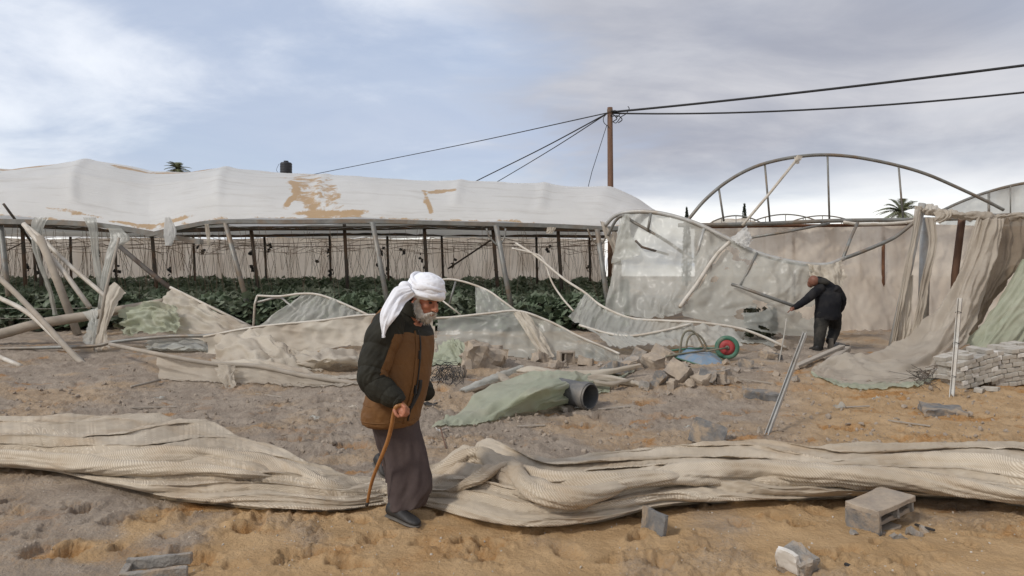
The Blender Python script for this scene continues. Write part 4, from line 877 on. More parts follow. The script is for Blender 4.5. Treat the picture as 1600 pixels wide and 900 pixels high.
# crumpled film and cloth at the foot of the curtain
c1 = sheet('crumpled_film', [[P(330, 530, 12.6), P(380, 518, 12.5), P(420, 530, 12.2), P(450, 550, 12.0)], [P(325, 552, 12.2), P(375, 535, 12.0), P(435, 548, 11.8), P(480, 570, 11.6)], [P(330, 575, 11.8), P(385, 560, 11.6), P(440, 565, 11.5), P(505, 588, 11.3)], [P(340, 590, 11.4), P(400, 582, 11.3), P(450, 586, 11.2), P(520, 598, 11.0)]], 'film_beige', None, 70, 70, .12, (3, 3), .04, ragged(3, .1, .05), 6, settle=True)
tag(c1, 'crumpled dusty beige film heaped at the low end of the long curtain', 'film')
c2 = thing('fallen_net_panel', 'dusty beige net panel lying low on a tilted rail on the left', 'net', gpt(380, 0, 11.2))
rl2 = [(172, 538, 12.4), (245, 553, 10.7), (330, 568, 10.4), (400, 572, 10.3), (480, 588, 10.0), (560, 600, 9.9)]
tube('rail', [P(*p) for p in rl2], .034, 'pipe_dusty', c2, 8, 40)
sheet('net', [[P(x, y, Y) for x, y, Y in rl2[1:]], [P(x, y + 18, Y - .05) for x, y, Y in rl2[1:]], [P(x + 4, y + (42 if i < 2 else 26), Y - .15) for i, (x, y, Y) in enumerate(rl2[1:])]], 'net_grey', c2, 110, 30, .04, (4, 2), .02, ragged(4, .05, .0), 5, settle=True)
sheet('net', [[P(330, 562, 11.7), P(400, 566, 11.4), P(480, 580, 11.0), P(555, 594, 10.6)], [P(335, 580, 11.3), P(400, 584, 11.0), P(480, 594, 10.7), P(558, 600, 10.4)], [P(345, 606, 10.6), P(405, 602, 10.6), P(480, 606, 10.3), P(560, 604, 10.2)]], 'film_beige', c2, 70, 24, .10, (1.5, 5), .03, None, 8, settle=True)
sheet('net_flap', [[P(332, 568, 10.35), P(352, 571, 10.25), P(368, 572, 10.25)], [P(340, 588, 10.2), P(356, 592, 10.1), P(366, 588, 10.15)], [P(352, 606, 9.95), P(360, 610, 9.9), P(370, 605, 9.95)]], 'net_grey', c2, 20, 20, .05, (3, 2), .02)
sheet('film_flap', [[P(445, 540, 12.1), P(470, 553, 12), P(490, 560, 12)], [P(470, 565, 11.8), P(490, 575, 11.7), P(512, 572, 11.8)], [P(490, 588, 11.4), P(512, 592, 11.3), P(522, 588, 11.3)]], 'net_grey', c2, 24, 24, .06, (3, 3), .02)
# left corner: peaked sheet with green piece
l1 = thing('peaked_sheet', 'peaked beige sheet sloping down over a fallen grey pipe at far left', 'film', gpt(290, 0, 14.4))
sheet('sheet', [[P(266, 449, 14.6), P(300, 466, 14.4), P(345, 488, 14.2), P(395, 512, 14.0)], [P(252, 470, 14.4), P(290, 482, 14.2), P(340, 502, 14.0), P(388, 520, 13.8)], [P(246, 500, 14.2), P(285, 510, 14.0), P(335, 520, 13.8), P(380, 528, 13.7)], [P(250, 524, 14.0), P(285, 530, 13.8), P(330, 536, 13.6), P(375, 534, 13.6)]], 'film_beige', l1, 60, 40, .07, (4, 4), .03, ragged(6, .1, .03), 3)
tube('rod', [P(188, 386, 15.2), P(228, 420, 15.0), P(268, 452, 14.7)], .055, 'steel_dark', l1, 6)
tube('rod', [P(266, 449, 14.62), P(395, 512, 14.05)], .03, 'pipe_white', l1, 6)
g1 = sheet('green_rag', [[P(178, 490, 14.2), P(205, 476, 14.1), P(235, 470, 14.0), P(258, 474, 14.0), P(276, 478, 14)], [P(184, 505, 14.0), P(205, 498, 13.85), P(235, 492, 13.9), P(262, 494, 13.8), P(282, 500, 13.9)], [P(190, 525, 13.8), P(210, 528, 13.7), P(240, 524, 13.6), P(262, 520, 13.7), P(280, 524, 13.7)]], 'film_green', None, 50, 34, .10, (4, 4), .04, ragged(11, .12, .06), 7)
tag(g1, 'torn pale green film rag hanging off the fallen grey pipe', 'film')
# torn white film wad where the pipes cross
w1 = thing('wrapped_stake', 'leaning stake wrapped in torn beige film where the fallen pipes cross', 'stake', gpt(148, 0, 13.6))
tube('stake', [P(186, 372, 14.9), P(166, 450, 14.2), P(148, 547, 13.5)], .03, 'pipe_dusty', w1, 8)
sheet('torn_film', [[P(178, 440, 14.3), P(186, 446, 14.2), P(198, 458, 14.2)], [P(164, 455, 14.2), P(172, 468, 14.0), P(188, 470, 14.1)], [P(156, 490, 13.95), P(165, 494, 13.8), P(176, 492, 13.9)], [P(150, 522, 13.7), P(158, 524, 13.55), P(168, 522, 13.6)], [P(142, 548, 13.4), P(156, 550, 13.3), P(176, 546, 13.35)]], 'film_beige', w1, 30, 70, .03, (3, 1.5), .02, ragged(13, .08, .08), 9)
sheet('torn_film', [[P(128, 488, 14.1), P(142, 484, 14.0), P(154, 480, 14.0)], [P(134, 512, 13.8), P(144, 512, 13.7), P(152, 515, 13.7)], [P(122, 536, 13.5), P(138, 540, 13.4), P(152, 546, 13.4)]], 'film_grey', w1, 24, 40, .04, (3, 2), .02, ragged(8, .12, .1), 4)

# fallen pipes on the left
def pipe(name, pts, r, mat, label, n=10, sm=0):
    o = tube(name, [p if isinstance(p, Vector) else P(*p) for p in pts], r, mat, None, n, sm); return tag(o, label, 'pipe')
pipe('thick_pipe', [(-260, 572, 14.0), (-60, 534, 14.1), (0, 522, 14.2), (60, 506, 14.3), (135, 494, 14.4), (200, 482, 14.4), (258, 470, 14.5)], [.10, .10, .105, .10, .10, .085, .06], 'pipe_dusty', 'thick dusty grey pipe lying slantwise under the green rag', 12, 30)
pipe('leaning_pipe', [(-60, 396, 14.3), (0, 436, 13.7), (60, 495, 13.0), (120, 560, 12.2), (150, 580, 12.0)], .05, 'pipe_dusty', 'dusty pipe leaning from the left down to the grey soil', 10, 20)
pipe('leaning_pipe', [(-60, 440, 14.2), (0, 466, 13.8), (45, 490, 13.4), (100, 540, 12.7), (147, 583, 12.1)], .045, 'pipe_white', 'pale pipe lying just below the dusty leaning pipe, ends together on soil', 10, 20)
pipe('slanting_pipe', [(37, 350, 16.7), (60, 378, 16.5), (100, 425, 16.2), (140, 480, 15.8)], .055, 'pipe_white', 'steeper of two white pipes hanging from the torn cloth strip')
pipe('slanting_pipe', [(37, 350, 16.75), (60, 368, 16.6), (112, 418, 16.4), (152, 452, 16.2), (178, 475, 16)], .05, 'pipe_white', 'flatter of two white pipes hanging from the torn cloth strip')
pipe('leaning_post', [P(62, 370, 16.2), P(90, 440, 16.0), gpt(122, 0, 15.8)], .085, 'pipe_dusty', 'thick dusty post leaning among the white pipes at left')
pipe('thin_pipe', [(-260, 552, 13.4), (0, 545, 13.4), (140, 541, 13.3), (180, 534, 13.3), (260, 526, 13.2), (330, 524, 13.1), (400, 516, 12.95)], .034, 'steel_grey', 'thin grey pipe running low along the left soil into the beige film', 8, 40)
pipe('short_pipe', [S(-20, 552, .03), S(32, 573, .02)], .04, 'pipe_white', 'short pale pipe lying on the soil at the left edge')
pipe('thin_stick', [S(205, 612, .02), S(250, 600, .05)], .018, 'wood_grey', 'thin grey stick lying on the soil below the fallen net panel')
# ------------------------------------------------------------------ tarpaulin, pipe and rolled film in the middle
def up_(px, py, dz): return S(px, py) + Vector((0, 0, dz)) if dz < .02 else P(px, py, (CH - (hgt(0, 9) + dz)) * F / (py - HZ))
tp = sheet('green_tarpaulin', [[up_(812, 582, .24), up_(850, 580, .30), up_(890, 580, .30), up_(940, 582, .2), up_(1000, 576, .1)],
                               [up_(775, 601, .18), up_(830, 594, .28), up_(880, 594, .32), up_(935, 592, .18), up_(998, 585, .08)],
                               [up_(735, 626, .10), up_(790, 616, .20), up_(850, 610, .30), up_(920, 604, .12), up_(990, 594, .06)],
                               [up_(700, 650, .04), up_(760, 644, .08), up_(830, 630, .12), up_(880, 624, .12), up_(960, 606, .03)],
                               [up_(672, 672, 0), up_(740, 666, 0), up_(815, 650, 0), up_(872, 636, 0), up_(955, 614, 0)]], 'film_green', None, 110, 70, .04, (6, 2), .016, ragged(3, .02, .01), 5, settle=True)
tag(tp, 'pale green tarpaulin stretched over the ground beside the black drain pipe', 'tarpaulin')
cf = thing('cloth_bundle', 'twisted beige cloth folds lying along the top of the green tarpaulin', 'cloth', gpt(900, 0, 10.2))
def fold(pts, r, seed, mat, parent, name='cloth_fold', flat=.7):
    C = catmull([tuple(p if isinstance(p, Vector) else P(*p)) for p in pts], 70); n = len(C); rr = catmull(np.array(r)[:, None], n)[:, 0]
    T = np.gradient(C, axis=0); T /= np.linalg.norm(T, axis=1)[:, None]; Aa = np.cross(T, [0, 0, 1.]); Aa /= np.linalg.norm(Aa, axis=1)[:, None]; Bb = np.cross(Aa, T)
    th = np.linspace(0, 2 * np.pi, 20, endpoint=False); L = np.linspace(0, 3, n)
    TH, LL = np.meshgrid(th, L); pr = 1 + .28 * (np.abs(np.sin(1.5 * (TH + 1.4 * LL) + seed)) - .6) + .2 * fbm(LL * 3 + seed, np.sin(TH) * 1.2, 3)
    Q = C[:, None] + Aa[:, None] * (np.cos(TH) * pr * rr[:, None])[..., None] + Bb[:, None] * (np.sin(TH) * pr * rr[:, None] * flat)[..., None]
    return link(name, grid_mesh(Q[..., 0], Q[..., 1], Q[..., 2], LL, TH * .1, None, True), mat, parent, True)
fold([(808, 580, 10.3), (830, 578, 10.2), (870, 582, 10.0), (930, 584, 9.9), (1000, 570, 10.1)], [.03, .08, .06, .07, .03], 1, 'film_beige', cf)
fold([(812, 590, 10.1), (850, 594, 9.8), (885, 603, 9.5), (930, 590, 9.7), (985, 597, 9.7), (1003, 603, 9.6)], [.02, .05, .04, .06, .06, .02], 2, 'film_beige', cf)
fold([(860, 584, 9.9), (900, 592, 9.7), (950, 600, 9.5), (990, 592, 9.7)], [.02, .06, .05, .02], 3, 'net_grey', cf)
rf = thing('rolled_film', 'grey film rolled along a rail and tied with net beside the green tarpaulin', 'film', gpt(760, 0, 9.9))
fold([(722, 612, 9.4), (750, 600, 9.7), (780, 588, 10.0), (815, 573, 10.5)], [.05, .07, .07, .04], 4, 'film_grey', rf, 'roll')
fold([(722, 617, 9.3), (755, 606, 9.5), (785, 596, 9.8)], [.02, .04, .02], 5, 'net_brown', rf, 'roll')
fold([(778, 582, 10.05), (788, 592, 9.85), (790, 600, 9.75)], [.03, .07, .03], 6, 'net_grey', rf, 'net_tie', .5)
gc = sheet('green_net_clump', [[P(672, 556, 11.9), P(700, 532, 12.0), P(715, 534, 11.9), P(760, 556, 11.6)], [P(668, 572, 11.4), P(705, 550, 11.6), P(730, 552, 11.5), P(762, 562, 11.3)], [P(672, 580, 11.2), P(710, 572, 11.1), P(735, 574, 11.0), P(755, 572, 11.1)]], 'film_green', None, 50, 30, .12, (4, 3), .04, None, 4, settle=True)
tag(gc, 'rumpled dull green net clump propped up behind the old man', 'net')
wr = Geo(); r_ = random.Random(12)
for i in range(46):
    c = G(r_.uniform(672, 716), r_.uniform(588, 604)) + Vector((0, 0, r_.uniform(.02, .16))); rad = r_.uniform(.06, .16); q = E(r_.uniform(0, 180), r_.uniform(0, 180), 0)
    wr.add(tube_geo([c + q @ Vector((math.cos(a) * rad, math.sin(a) * rad, .02 * math.sin(3 * a))) for a in np.linspace(0, r_.uniform(3, 6), 10)], .004, 3, 0, False))
tag(link('wire_tangle', wr.mesh(), 'cable_black'), 'tangle of dark wire mesh on the ground below the green net clump', 'wire')
# black drain pipe
pc = S(901, 636); pc.z += .14; ax = Vector((-.70, .71, .04)).normalized(); pc = pc - ax * .22
dp = thing('drain_pipe', 'dark plastic drain pipe with its open end beside the green tarpaulin', 'pipe', pc - Vector((0, 0, .15)))
def hollow(c, axis, r, length, wall, n=36):
    u = axis.cross(Vector((0, 0, 1))).normalized(); w_ = u.cross(axis); vs = []; fs = []
    prof = [(length, r), (.012, r), (.0, r * .985), (0, r - wall * .9), (.012, r - wall), (length, r - wall)]
    for d, q in prof:
        for k in range(n): t = 2 * math.pi * k / n; vs.append(c + axis * d + (u * math.cos(t) + w_ * math.sin(t)) * q)
    for i in range(len(prof) - 1):
        for k in range(n): fs.append((i * n + k, i * n + (k + 1) % n, (i + 1) * n + (k + 1) % n, (i + 1) * n + k))
    return mesh(vs, fs)
link('barrel', hollow(pc, ax, .155, .5, .012), 'pipe_plastic', dp, True)
link('collar', hollow(pc + ax * .02, ax, .168, .09, .012), 'pipe_plastic', dp, True)

# ------------------------------------------------------------------ rubble
CH_G = 'broken block pieces by the wheelbarrow'
r_ = random.Random(33)
def chunk(px, py, s, mat, label, group=None, rot=None, amp=.02, sink=.25, name='concrete_chunk', br=0.0, seed=None, cuts=5):
    g = S(px, py); q = rot or E(r_.uniform(-35, 35), r_.uniform(-35, 35), r_.uniform(0, 180)); h = s[2]
    o = rough_block(g + Vector((0, 0, h * (.5 - sink))), s, q, name, mat, None, amp, cuts, seed if seed is not None else r_.randint(0, 99), br)
    return tag(o, label, 'rubble', group)
for px, py, w_, h_ in [(1040, 565, .42, .28), (1062, 592, .34, .26), (1030, 600, .2, .24), (960, 588, .36, .2), (985, 580, .3, .22), (1098, 600, .24, .16), (1020, 575, .3, .22), (1108, 598, .3, .18), (940, 600, .26, .14), (1000, 560, .3, .2),
                       (930, 560, .3, .22), (1128, 600, .2, .14), (1050, 606, .18, .14), (870, 575, .2, .14), (1130, 588, .2, .12), (1165, 575, .22, .16), (915, 572, .24, .15), (1078, 606, .15, .12), (1008, 608, .15, .12), (1200, 560, .3, .16), (1225, 548, .3, .18)]:
    mt = r_.choice(('concrete_dusty', 'concrete_dusty', 'concrete', 'concrete_dark')); look = {'concrete_dusty': 'sand-coloured', 'concrete': 'pale grey', 'concrete_dark': 'dark grey'}[mt]
    chunk(px, py, (w_, w_ * r_.uniform(.6, .9), h_), mt, 'large %s broken block piece heaped near the overturned wheelbarrow' % look, 'large %s block pieces in the heap' % look)
for i in range(70):
    px = r_.gauss(1040, 130); py = 556 + abs(r_.gauss(0, 28)); s = r_.uniform(.04, .11)
    mt = r_.choice(('concrete_dusty', 'concrete')); look = {'concrete_dusty': 'sand-coloured', 'concrete': 'pale grey'}[mt]
    chunk(px, py, (s, s * .8, s * .7), mt, 'small %s concrete crumb scattered round the rubble heap' % look, 'small %s crumbs round the heap' % look, amp=.012, cuts=3)
chunk(755, 572, (.62, .4, .45), 'concrete_dusty', 'rounded dusty boulder lump beside the green net clump', None, E(10, 15, 20), .06, .3, 'rubble_lump')
chunk(715, 590, (.22, .2, .2), 'concrete_dusty', 'small pale lump between the boulder lump and the wire tangle', None, None, .03, .3, 'rubble_lump')
chunk(845, 566, (.3, .25, .16), 'concrete_dusty', 'flat dusty lump at the foot of the cloudy film', None, None, .03, .3, 'rubble_lump')
chunk(1108, 694, (.36, .06, .24), 'concrete_dark', 'grey slab wedge poking up just behind the net roll', None, E(-18, 16, -18), .008, .12, 'concrete_slab', .08)
chunk(1472, 648, (.44, .30, .10), 'concrete_dark', 'flat broken grey slab on the orange sand before the paver stacks', None, E(8, 4, -12), .02, .2, 'concrete_slab')
chunk(1190, 624, (.46, .22, .10), 'concrete_dark', 'dusty grey slab lying left of the leaning metal bar', None, E(6, 6, -10), .02, .3, 'concrete_slab')
chunk(1205, 563, (.34, .2, .16), 'concrete_dark', 'dark block half buried beside the thin leaning stick', None, E(8, 10, 20), .02, .25, 'concrete_slab')
chunk(1312, 545, (.3, .2, .14), 'concrete_dark', 'dark block at the end of the fallen timbers', None, E(8, 10, 20), .02, .25, 'concrete_slab')
chunk(1022, 832, (.035, .22, .15), 'concrete_dark', 'thin dark slab edge standing under the front of the net roll', None, E(0, 8, 28), .006, .2, 'concrete_slab')
o = chunk(1246, 895, (.14, .17, .12), 'concrete', 'grey chunk with a white plaster face in the foreground sand', None, E(10, -18, 30), .022, .15, 'plastered_chunk', 0, 5)
# its plaster skin: a thin white crust on one side
pl = rough_block(Vector((0, 0, 0)), (.03, .12, .13), E(10, -18, 30), 'plaster_crust', 'plaster_white', None, .012, 5, 3)
pl.data.transform(Matrix.Translation(S(1246, 895) + Vector((-.068, -.035, .075)))); pl.parent = o
# hollow blocks
def hollow_block(px, py, yaw, L, W, H, label, walls, mat='concrete', tilt=(0, 0), dz=-.02):
    g = S(px, py); t = thing('hollow_block', label, 'block', g); q = E(tilt[0], tilt[1], 0); qz = E(0, 0, yaw)
    for i, (c, s, m_, br) in enumerate(walls):
        rough_block(g + Vector((0, 0, dz)) + qz @ (q @ Vector((c[0] * L, c[1] * W, c[2] * H))), (s[0] * L, s[1] * W, s[2] * H), qz @ q, 'shell_wall', m_, t, .0065, 7, i + int(px), br)
    return t
hollow_block(1376, 838, 31, .42, .24, .185, 'large broken hollow block lying in the foreground sand', [
    ((.5, .5, .90), (1.0, 1.0, .20), 'concrete_dusty', 0.0), ((.035, .5, .5), (.075, .97, .80), 'concrete_dark', 0), ((.52, .55, .42), (.92, .80, .15), 'concrete_dusty', .0),
    ((.97, .52, .62), (.07, .9, .5), 'concrete', 0), ((.52, .48, .66), (.06, .90, .40), 'concrete', 0), ((.5, .97, .5), (.98, .07, .8), 'concrete', 0), ((.38, .5, .06), (.70, .9, .14), 'concrete_dusty', .05)], tilt=(0, -5))
for px, py, s, y in [(1428, 838, .09, 10), (1410, 845, .05, 50), (1445, 832, .07, 70), (1335, 835, .06, 20), (1398, 843, .06, 0)]:
    chunk(px, py, (s, s * .6, s * .5), 'concrete', 'chip of concrete broken off the large hollow block', 'chips by the large hollow block', None, .012, .3, 'concrete_chip', cuts=3)
hollow_block(184, 912, 14, .34, .17, .12, 'broken grey hollow block half buried in sand near the orange crust at left', [
    ((.5, .9, .75), (1.0, .22, .5), 'concrete', 0), ((.5, .1, .55), (1.0, .22, .5), 'concrete', .0), ((.05, .5, .5), (.12, .8, .6), 'concrete', 0), ((.5, .5, .2), (.9, .7, .2), 'concrete_dusty', 0)], dz=-.055)
hb = S(884, 570); t = thing('hollow_block', 'small dusty hollow block standing upright at the foot of the curtain', 'block', hb)
for c, s in [((0, 0, .20), (.26, .2, .03)), ((-.115, 0, .1), (.03, .2, .2)), ((.115, 0, .1), (.03, .2, .2)), ((-.03, 0, .1), (.03, .18, .2)), ((.05, .02, .1), (.12, .14, .19)), ((0, 0, .01), (.26, .2, .03))]:
    rough_block(hb + E(0, 0, 15) @ Vector(c), s, E(0, 0, 15), 'shell_wall', 'concrete_dusty', t, .006, 3, 4)

# ------------------------------------------------------------------ wheelbarrow, overturned
wb = S(1098, 566); wt = thing('wheelbarrow', 'overturned blue wheelbarrow with green-tyred red wheel on the rubble', 'wheelbarrow', wb)
solid('tray_blue', (0.13, 0.22, 0.32), (0.20, 0.27, 0.33), 7, 0.55, .3, 50, 0.1, .4, (0.30, 0.25, 0.20), .85)
solid('paint_green', (0.035, 0.12, 0.075), (0.06, 0.15, 0.10), 7, 0.6, .3, 50, 0, .35, (0.25, 0.22, 0.17), .7)
solid('paint_red', (0.36, 0.045, 0.045), (0.26, 0.035, 0.035), 7, 0.6, .3, 50, 0, .35, (0.25, 0.18, 0.14), .6)
solid('frame_bar', (0.12, 0.13, 0.10), (0.20, 0.17, 0.12), 7, 0.7, .3, 50, 0.1, .35, (0.28, 0.20, 0.13), .6)
rim = [P(1056, 559, 11.9), P(1096, 571, 11.45), P(1137, 573, 11.5), P(1118, 553, 12.3), P(1072, 545, 12.5)]
base = [P(1070, 549, 12.0), P(1096, 556, 11.75), P(1112, 557, 11.8), P(1103, 547, 12.25), P(1076, 541, 12.35)]
bm = bmesh.new(); rv = [bm.verts.new(p) for p in rim]; bv = [bm.verts.new(p) for p in base]
for k in range(5): bm.faces.new((rv[k], rv[(k + 1) % 5], bv[(k + 1) % 5], bv[k]))
bm.faces.new(bv); bmesh.ops.subdivide_edges(bm, edges=bm.edges[:], cuts=4, use_grid_fill=True); bmesh.ops.solidify(bm, geom=bm.faces[:], thickness=.012)
for v_ in bm.verts: v_.co += mnoise.noise_vector(v_.co * 5) * .02
me = bpy.data.meshes.new('m'); bm.to_mesh(me); bm.free(); link('tray', me, 'tray_blue', wt)
link('tray_rim', mesh(*tube_geo([p for p in rim] + [rim[0]], .013, 6)), 'paint_green', wt, True)
for off in (0, 9): tube('leg_loop', [P(x + off * .9, y + off * .55, 12.1 + off * .05) for x, y in [(1060, 560), (1063, 545), (1066, 527), (1072, 518), (1081, 517), (1089, 524), (1097, 538), (1104, 549)]], .018, 'frame_bar', wt, 8, 30)
tube('handle', [P(1030, 550, 12.3), P(1062, 546, 12.2), P(1098, 544, 12.2)], .017, 'paint_green', wt, 8)
tube('handle', [P(1040, 557, 11.9), P(1062, 553, 11.9), P(1102, 548, 11.95)], .017, 'frame_bar', wt, 8)
wc = P(1136, 543, 12.1); axw = Vector((-.22, -.97, .06)).normalized()
u_ = axw.cross(Vector((0, 0, 1))).normalized(); w2 = u_.cross(axw)
def lathe(c, axis, prof, n=36, closed=True):
    u = axis.cross(Vector((0, 0, 1))).normalized() if abs(axis.z) < .95 else Vector((1, 0, 0)); w_ = u.cross(axis); vs = []; fs = []; k = len(prof)
    for i in range(n):
        t = 2 * math.pi * i / n
        for r_r, d in prof: vs.append(c + axis * d + (u * math.cos(t) + w_ * math.sin(t)) * r_r)
    for i in range(n):
        for j in range(k if closed else k - 1): fs.append((i * k + j, i * k + (j + 1) % k, ((i + 1) % n) * k + (j + 1) % k, ((i + 1) % n) * k + j))
    return mesh(vs, fs)
wheel = link('wheel', lathe(wc, axw, [(.13, -.03), (.13, .03), (.02, .045), (.02, -.045)]), 'paint_red', wt, True)
link('tyre', lathe(wc, axw, [(.165 + .042 * math.cos(a), .046 * math.sin(a)) for a in np.linspace(0, 2 * math.pi, 12, endpoint=False)]), 'paint_green', wheel, True)
link('hub', lathe(wc, axw, [(.035, -.06), (.035, .06), (.001, .06), (.001, -.06)]), 'frame_bar', wheel, True)
tube('fork', [P(1103, 549, 11.9), wc + axw * .07], .015, 'frame_bar', wt, 8)
tube('fork', [P(1104, 544, 12.3), wc - axw * .07], .015, 'paint_green', wt, 8)

# ------------------------------------------------------------------ bars, timbers, paver stacks, trough on the right
def bar(name, a, c, w_, h_, mat, label, cat, parent=None):
    d = (c - a); L = d.length; q = d.to_track_quat('X', 'Z'); me = mesh(*box_geo((0, 0, 0), (L, w_, h_))); bevelled(me, min(w_, h_) * .12, 1)
    me.transform(Matrix.Translation((a + c) / 2) @ q.to_matrix().to_4x4()); o = link(name, me, mat, parent)
    return tag(o, label, cat) if label else o
lb = S(1196, 682, -.05); lt = thing('leaning_bar', 'bent pale metal bar stuck slantwise in the soil behind the net roll', 'metal bar', lb)
top_ = P(1258, 521, 8.2); d_ = top_ - lb
for off, w_, h_ in ((-.018, .008, .05), (.018, .008, .05), (0, .036, .006)): bar('flange' if w_ < .02 else 'web', lb + Vector((off, 0, 0)), top_ + Vector((off, 0, 0)), w_, h_, 'steel_light', None, None, lt)
vb = S(1486, 624, -.05); vt = thing('metal_stake', 'upright galvanised stake in front of the left paver stack', 'metal bar', vb); tp_ = P(1499, 466, 9.3)
bar('channel_web', vb, tp_, .05, .012, 'steel_light', None, None, vt)
for s2 in (-1, 1): bar('channel_flange', vb + Vector((s2 * .026, -.012, 0)), tp_ + Vector((s2 * .026, -.012, 0)), .008, .035, 'steel_light', None, None, vt)
for k in (.22, .55, .86): c = vb.lerp(tp_, k); tube('wire_tie', [c + Vector((.035 * math.cos(a), .035 * math.sin(a) - .005, .01 * math.sin(a * 2))) for a in np.linspace(0, 6.6, 14)], .004, 'cable_black', vt, 4)
bar('timber', S(1243, 578, .03), P(1316, 541, 12.6), .10, .05, 'wood_grey', 'long pale timber lying across the soil behind the man in black', 'timber')
bar('timber', S(1296, 572, .05), P(1324, 545, 12.9), .12, .10, 'wood_grey', 'short thick timber end beside the long pale timber', 'timber')
tag(tube('thin_stick', [S(1217, 566, -.03), P(1226, 520, 12.4), P(1229, 498, 12.3)], .012, 'wire_pale', None, 6), 'thin pale stick standing in the soil left of the man in black', 'stick')
PV_G = 'pavers'
def paver_mesh(): 
    me = mesh(*box_geo((0, 0, 0), (.20, .10, .06))); return bevelled(me, .006, 2)
PVM = paver_mesh(); PVM.materials.append(MATS['paver'])
PVW = paver_mesh(); PVW.materials.append(MATS['plaster_white'])
def stack(px, py, cols, deep, lay, yaw, tilt, label, seed):
    g = S(px, py); t = thing('paver_stack', label, 'pavers', g); r = random.Random(seed); q0 = E(0, tilt, 0); qz = E(0, 0, yaw)
    for k in range(lay):
        for i in range(cols):
            for j in range(deep):
                if k == lay - 1 and r.random() < .35: continue
                p = Vector(((i + .5) * .104 + r.gauss(0, .006) + .03 * math.sin(k * 1.7 + seed), (j + .5) * .205 + r.gauss(0, .008), .03 + k * .063))
                o = bpy.data.objects.new('paver', PVM if r.random() < .9 else PVW); COL.objects.link(o); o.parent = t; o.location = qz @ (q0 @ p) + Vector((0, 0, -.03))
                o.rotation_mode = 'QUATERNION'; o.rotation_quaternion = qz @ q0 @ E(r.gauss(0, 2), r.gauss(0, 2), 90 + r.gauss(0, 3))
    return t
stack(1505, 612, 6, 2, 7, 8, -14, 'lower leaning stack of sandy white pavers beside the upright stake', 1)
stack(1552, 606, 9, 3, 8, 4, -7, 'taller stack of sandy white pavers by the broken metal trough', 2)
for px, py in [(1495, 580), (1500, 600), (1540, 565), (1552, 592), (1460, 592), (1530, 614), (1548, 612)]:
    g = S(px, py, .03); o = bpy.data.objects.new('loose_paver', PVM); COL.objects.link(o); o.location = g; o.rotation_euler = (R(r_.gauss(0, 14)), R(r_.gauss(0, 14)), r_.uniform(0, 3)); tag(o, 'loose sandy paver fallen beside the paver stacks', 'paver', 'loose pavers')
kb = bar('kerb_piece', S(1448, 588, .08), S(1512, 596, .08), .10, .10, 'paver', 'broken pale kerb piece lying between the stake and the grey drape', 'kerb')
tg = S(1545, 560); tr_ = thing('metal_trough', 'broken grey metal trough frame with an orange board by the green sheet', 'trough', tg)
YT = tg.y
bar('rim', P(1517, 538, YT), P(1566, 535, YT), .06, .04, 'steel_grey', None, None, tr_); bar('rim', P(1520, 533, YT + .35), P(1562, 531, YT + .35), .05, .04, 'steel_grey', None, None, tr_)
bar('leg', P(1519, 537, YT), P(1519, 566, YT), .05, .05, 'steel_grey', None, None, tr_); bar('leg', P(1560, 536, YT), P(1572, 566, YT), .08, .05, 'steel_light', None, None, tr_)
solid('board_orange', (0.40, 0.22, 0.10), (0.31, 0.16, 0.075), 6, .8, .3, 40)
bar('board', P(1527, 553, YT + .1), P(1560, 551, YT + .1), .02, .26, 'board_orange', None, None, tr_)
bar('shelf', P(1524, 566, YT - .1), P(1588, 562, YT - .1), .30, .04, 'steel_light', None, None, tr_)
wr = Geo()
for i in range(40):
    c = G(r_.uniform(1428, 1462), r_.uniform(590, 610)) + Vector((0, 0, r_.uniform(0, .1))); wr.add(tube_geo([c, c + Vector((r_.gauss(0, .1), r_.gauss(0, .05), r_.uniform(-.02, .12))), c + Vector((r_.gauss(0, .16), r_.gauss(0, .1), r_.uniform(-.05, .1)))], .004, 3, 0, False))
tag(link('wire_tangle', wr.mesh(), 'steel_dark'), 'tangle of bent steel wire at the edge of the green folded film', 'wire')
# scraps
def scrap(name, px, py, s, mat, label, amp=.03, dz=.0):
    g = S(px, py); r = random.Random(int(px)); rows = [[g + Vector((-s + s * 2 * i / 3 + r.gauss(0, s * .2), -s * .5 + s * j / 2 + r.gauss(0, s * .15), .01 + dz + abs(r.gauss(0, amp)))) for i in range(4)] for j in range(3)]
    return tag(sheet(name, rows, mat, None, 16, 12, amp * .4, (3, 3), .006, ragged(px % 17, .2, .1, .15), 2, settle=True), label, 'scrap')
scrap('black_rag', 672, 636, .09, 'debris_dark', 'small black rag on the soil right of the old man')
scrap('white_scrap', 692, 678, .08, 'plaster_white', 'white plastic scrap lying at the tip of the green tarpaulin')
scrap('pale_scrap', 812, 640, .10, 'film_grey', 'clear film scrap at the front edge of the green tarpaulin')
bar('wood_offcut', S(868, 632, .02), S(884, 646, .02), .06, .04, 'wood_grey', 'short pale wood offcut before the drain pipe', 'timber')
bar('twig', S(697, 703, 0), S(688, 676, .06), .012, .008, 'wood_pole', 'short dark twig sticking up behind the net roll', 'twig')
bar('dark_stick', S(1320, 884, .01), S(1345, 892, .01), .018, .014, 'debris_dark', 'small dark stick on the foreground sand', 'stick')
bar('dark_stick', S(1430, 826, .02), S(1460, 836, .02), .02, .012, 'debris_dark', 'dark splinter jutting from under the large hollow block', 'stick')
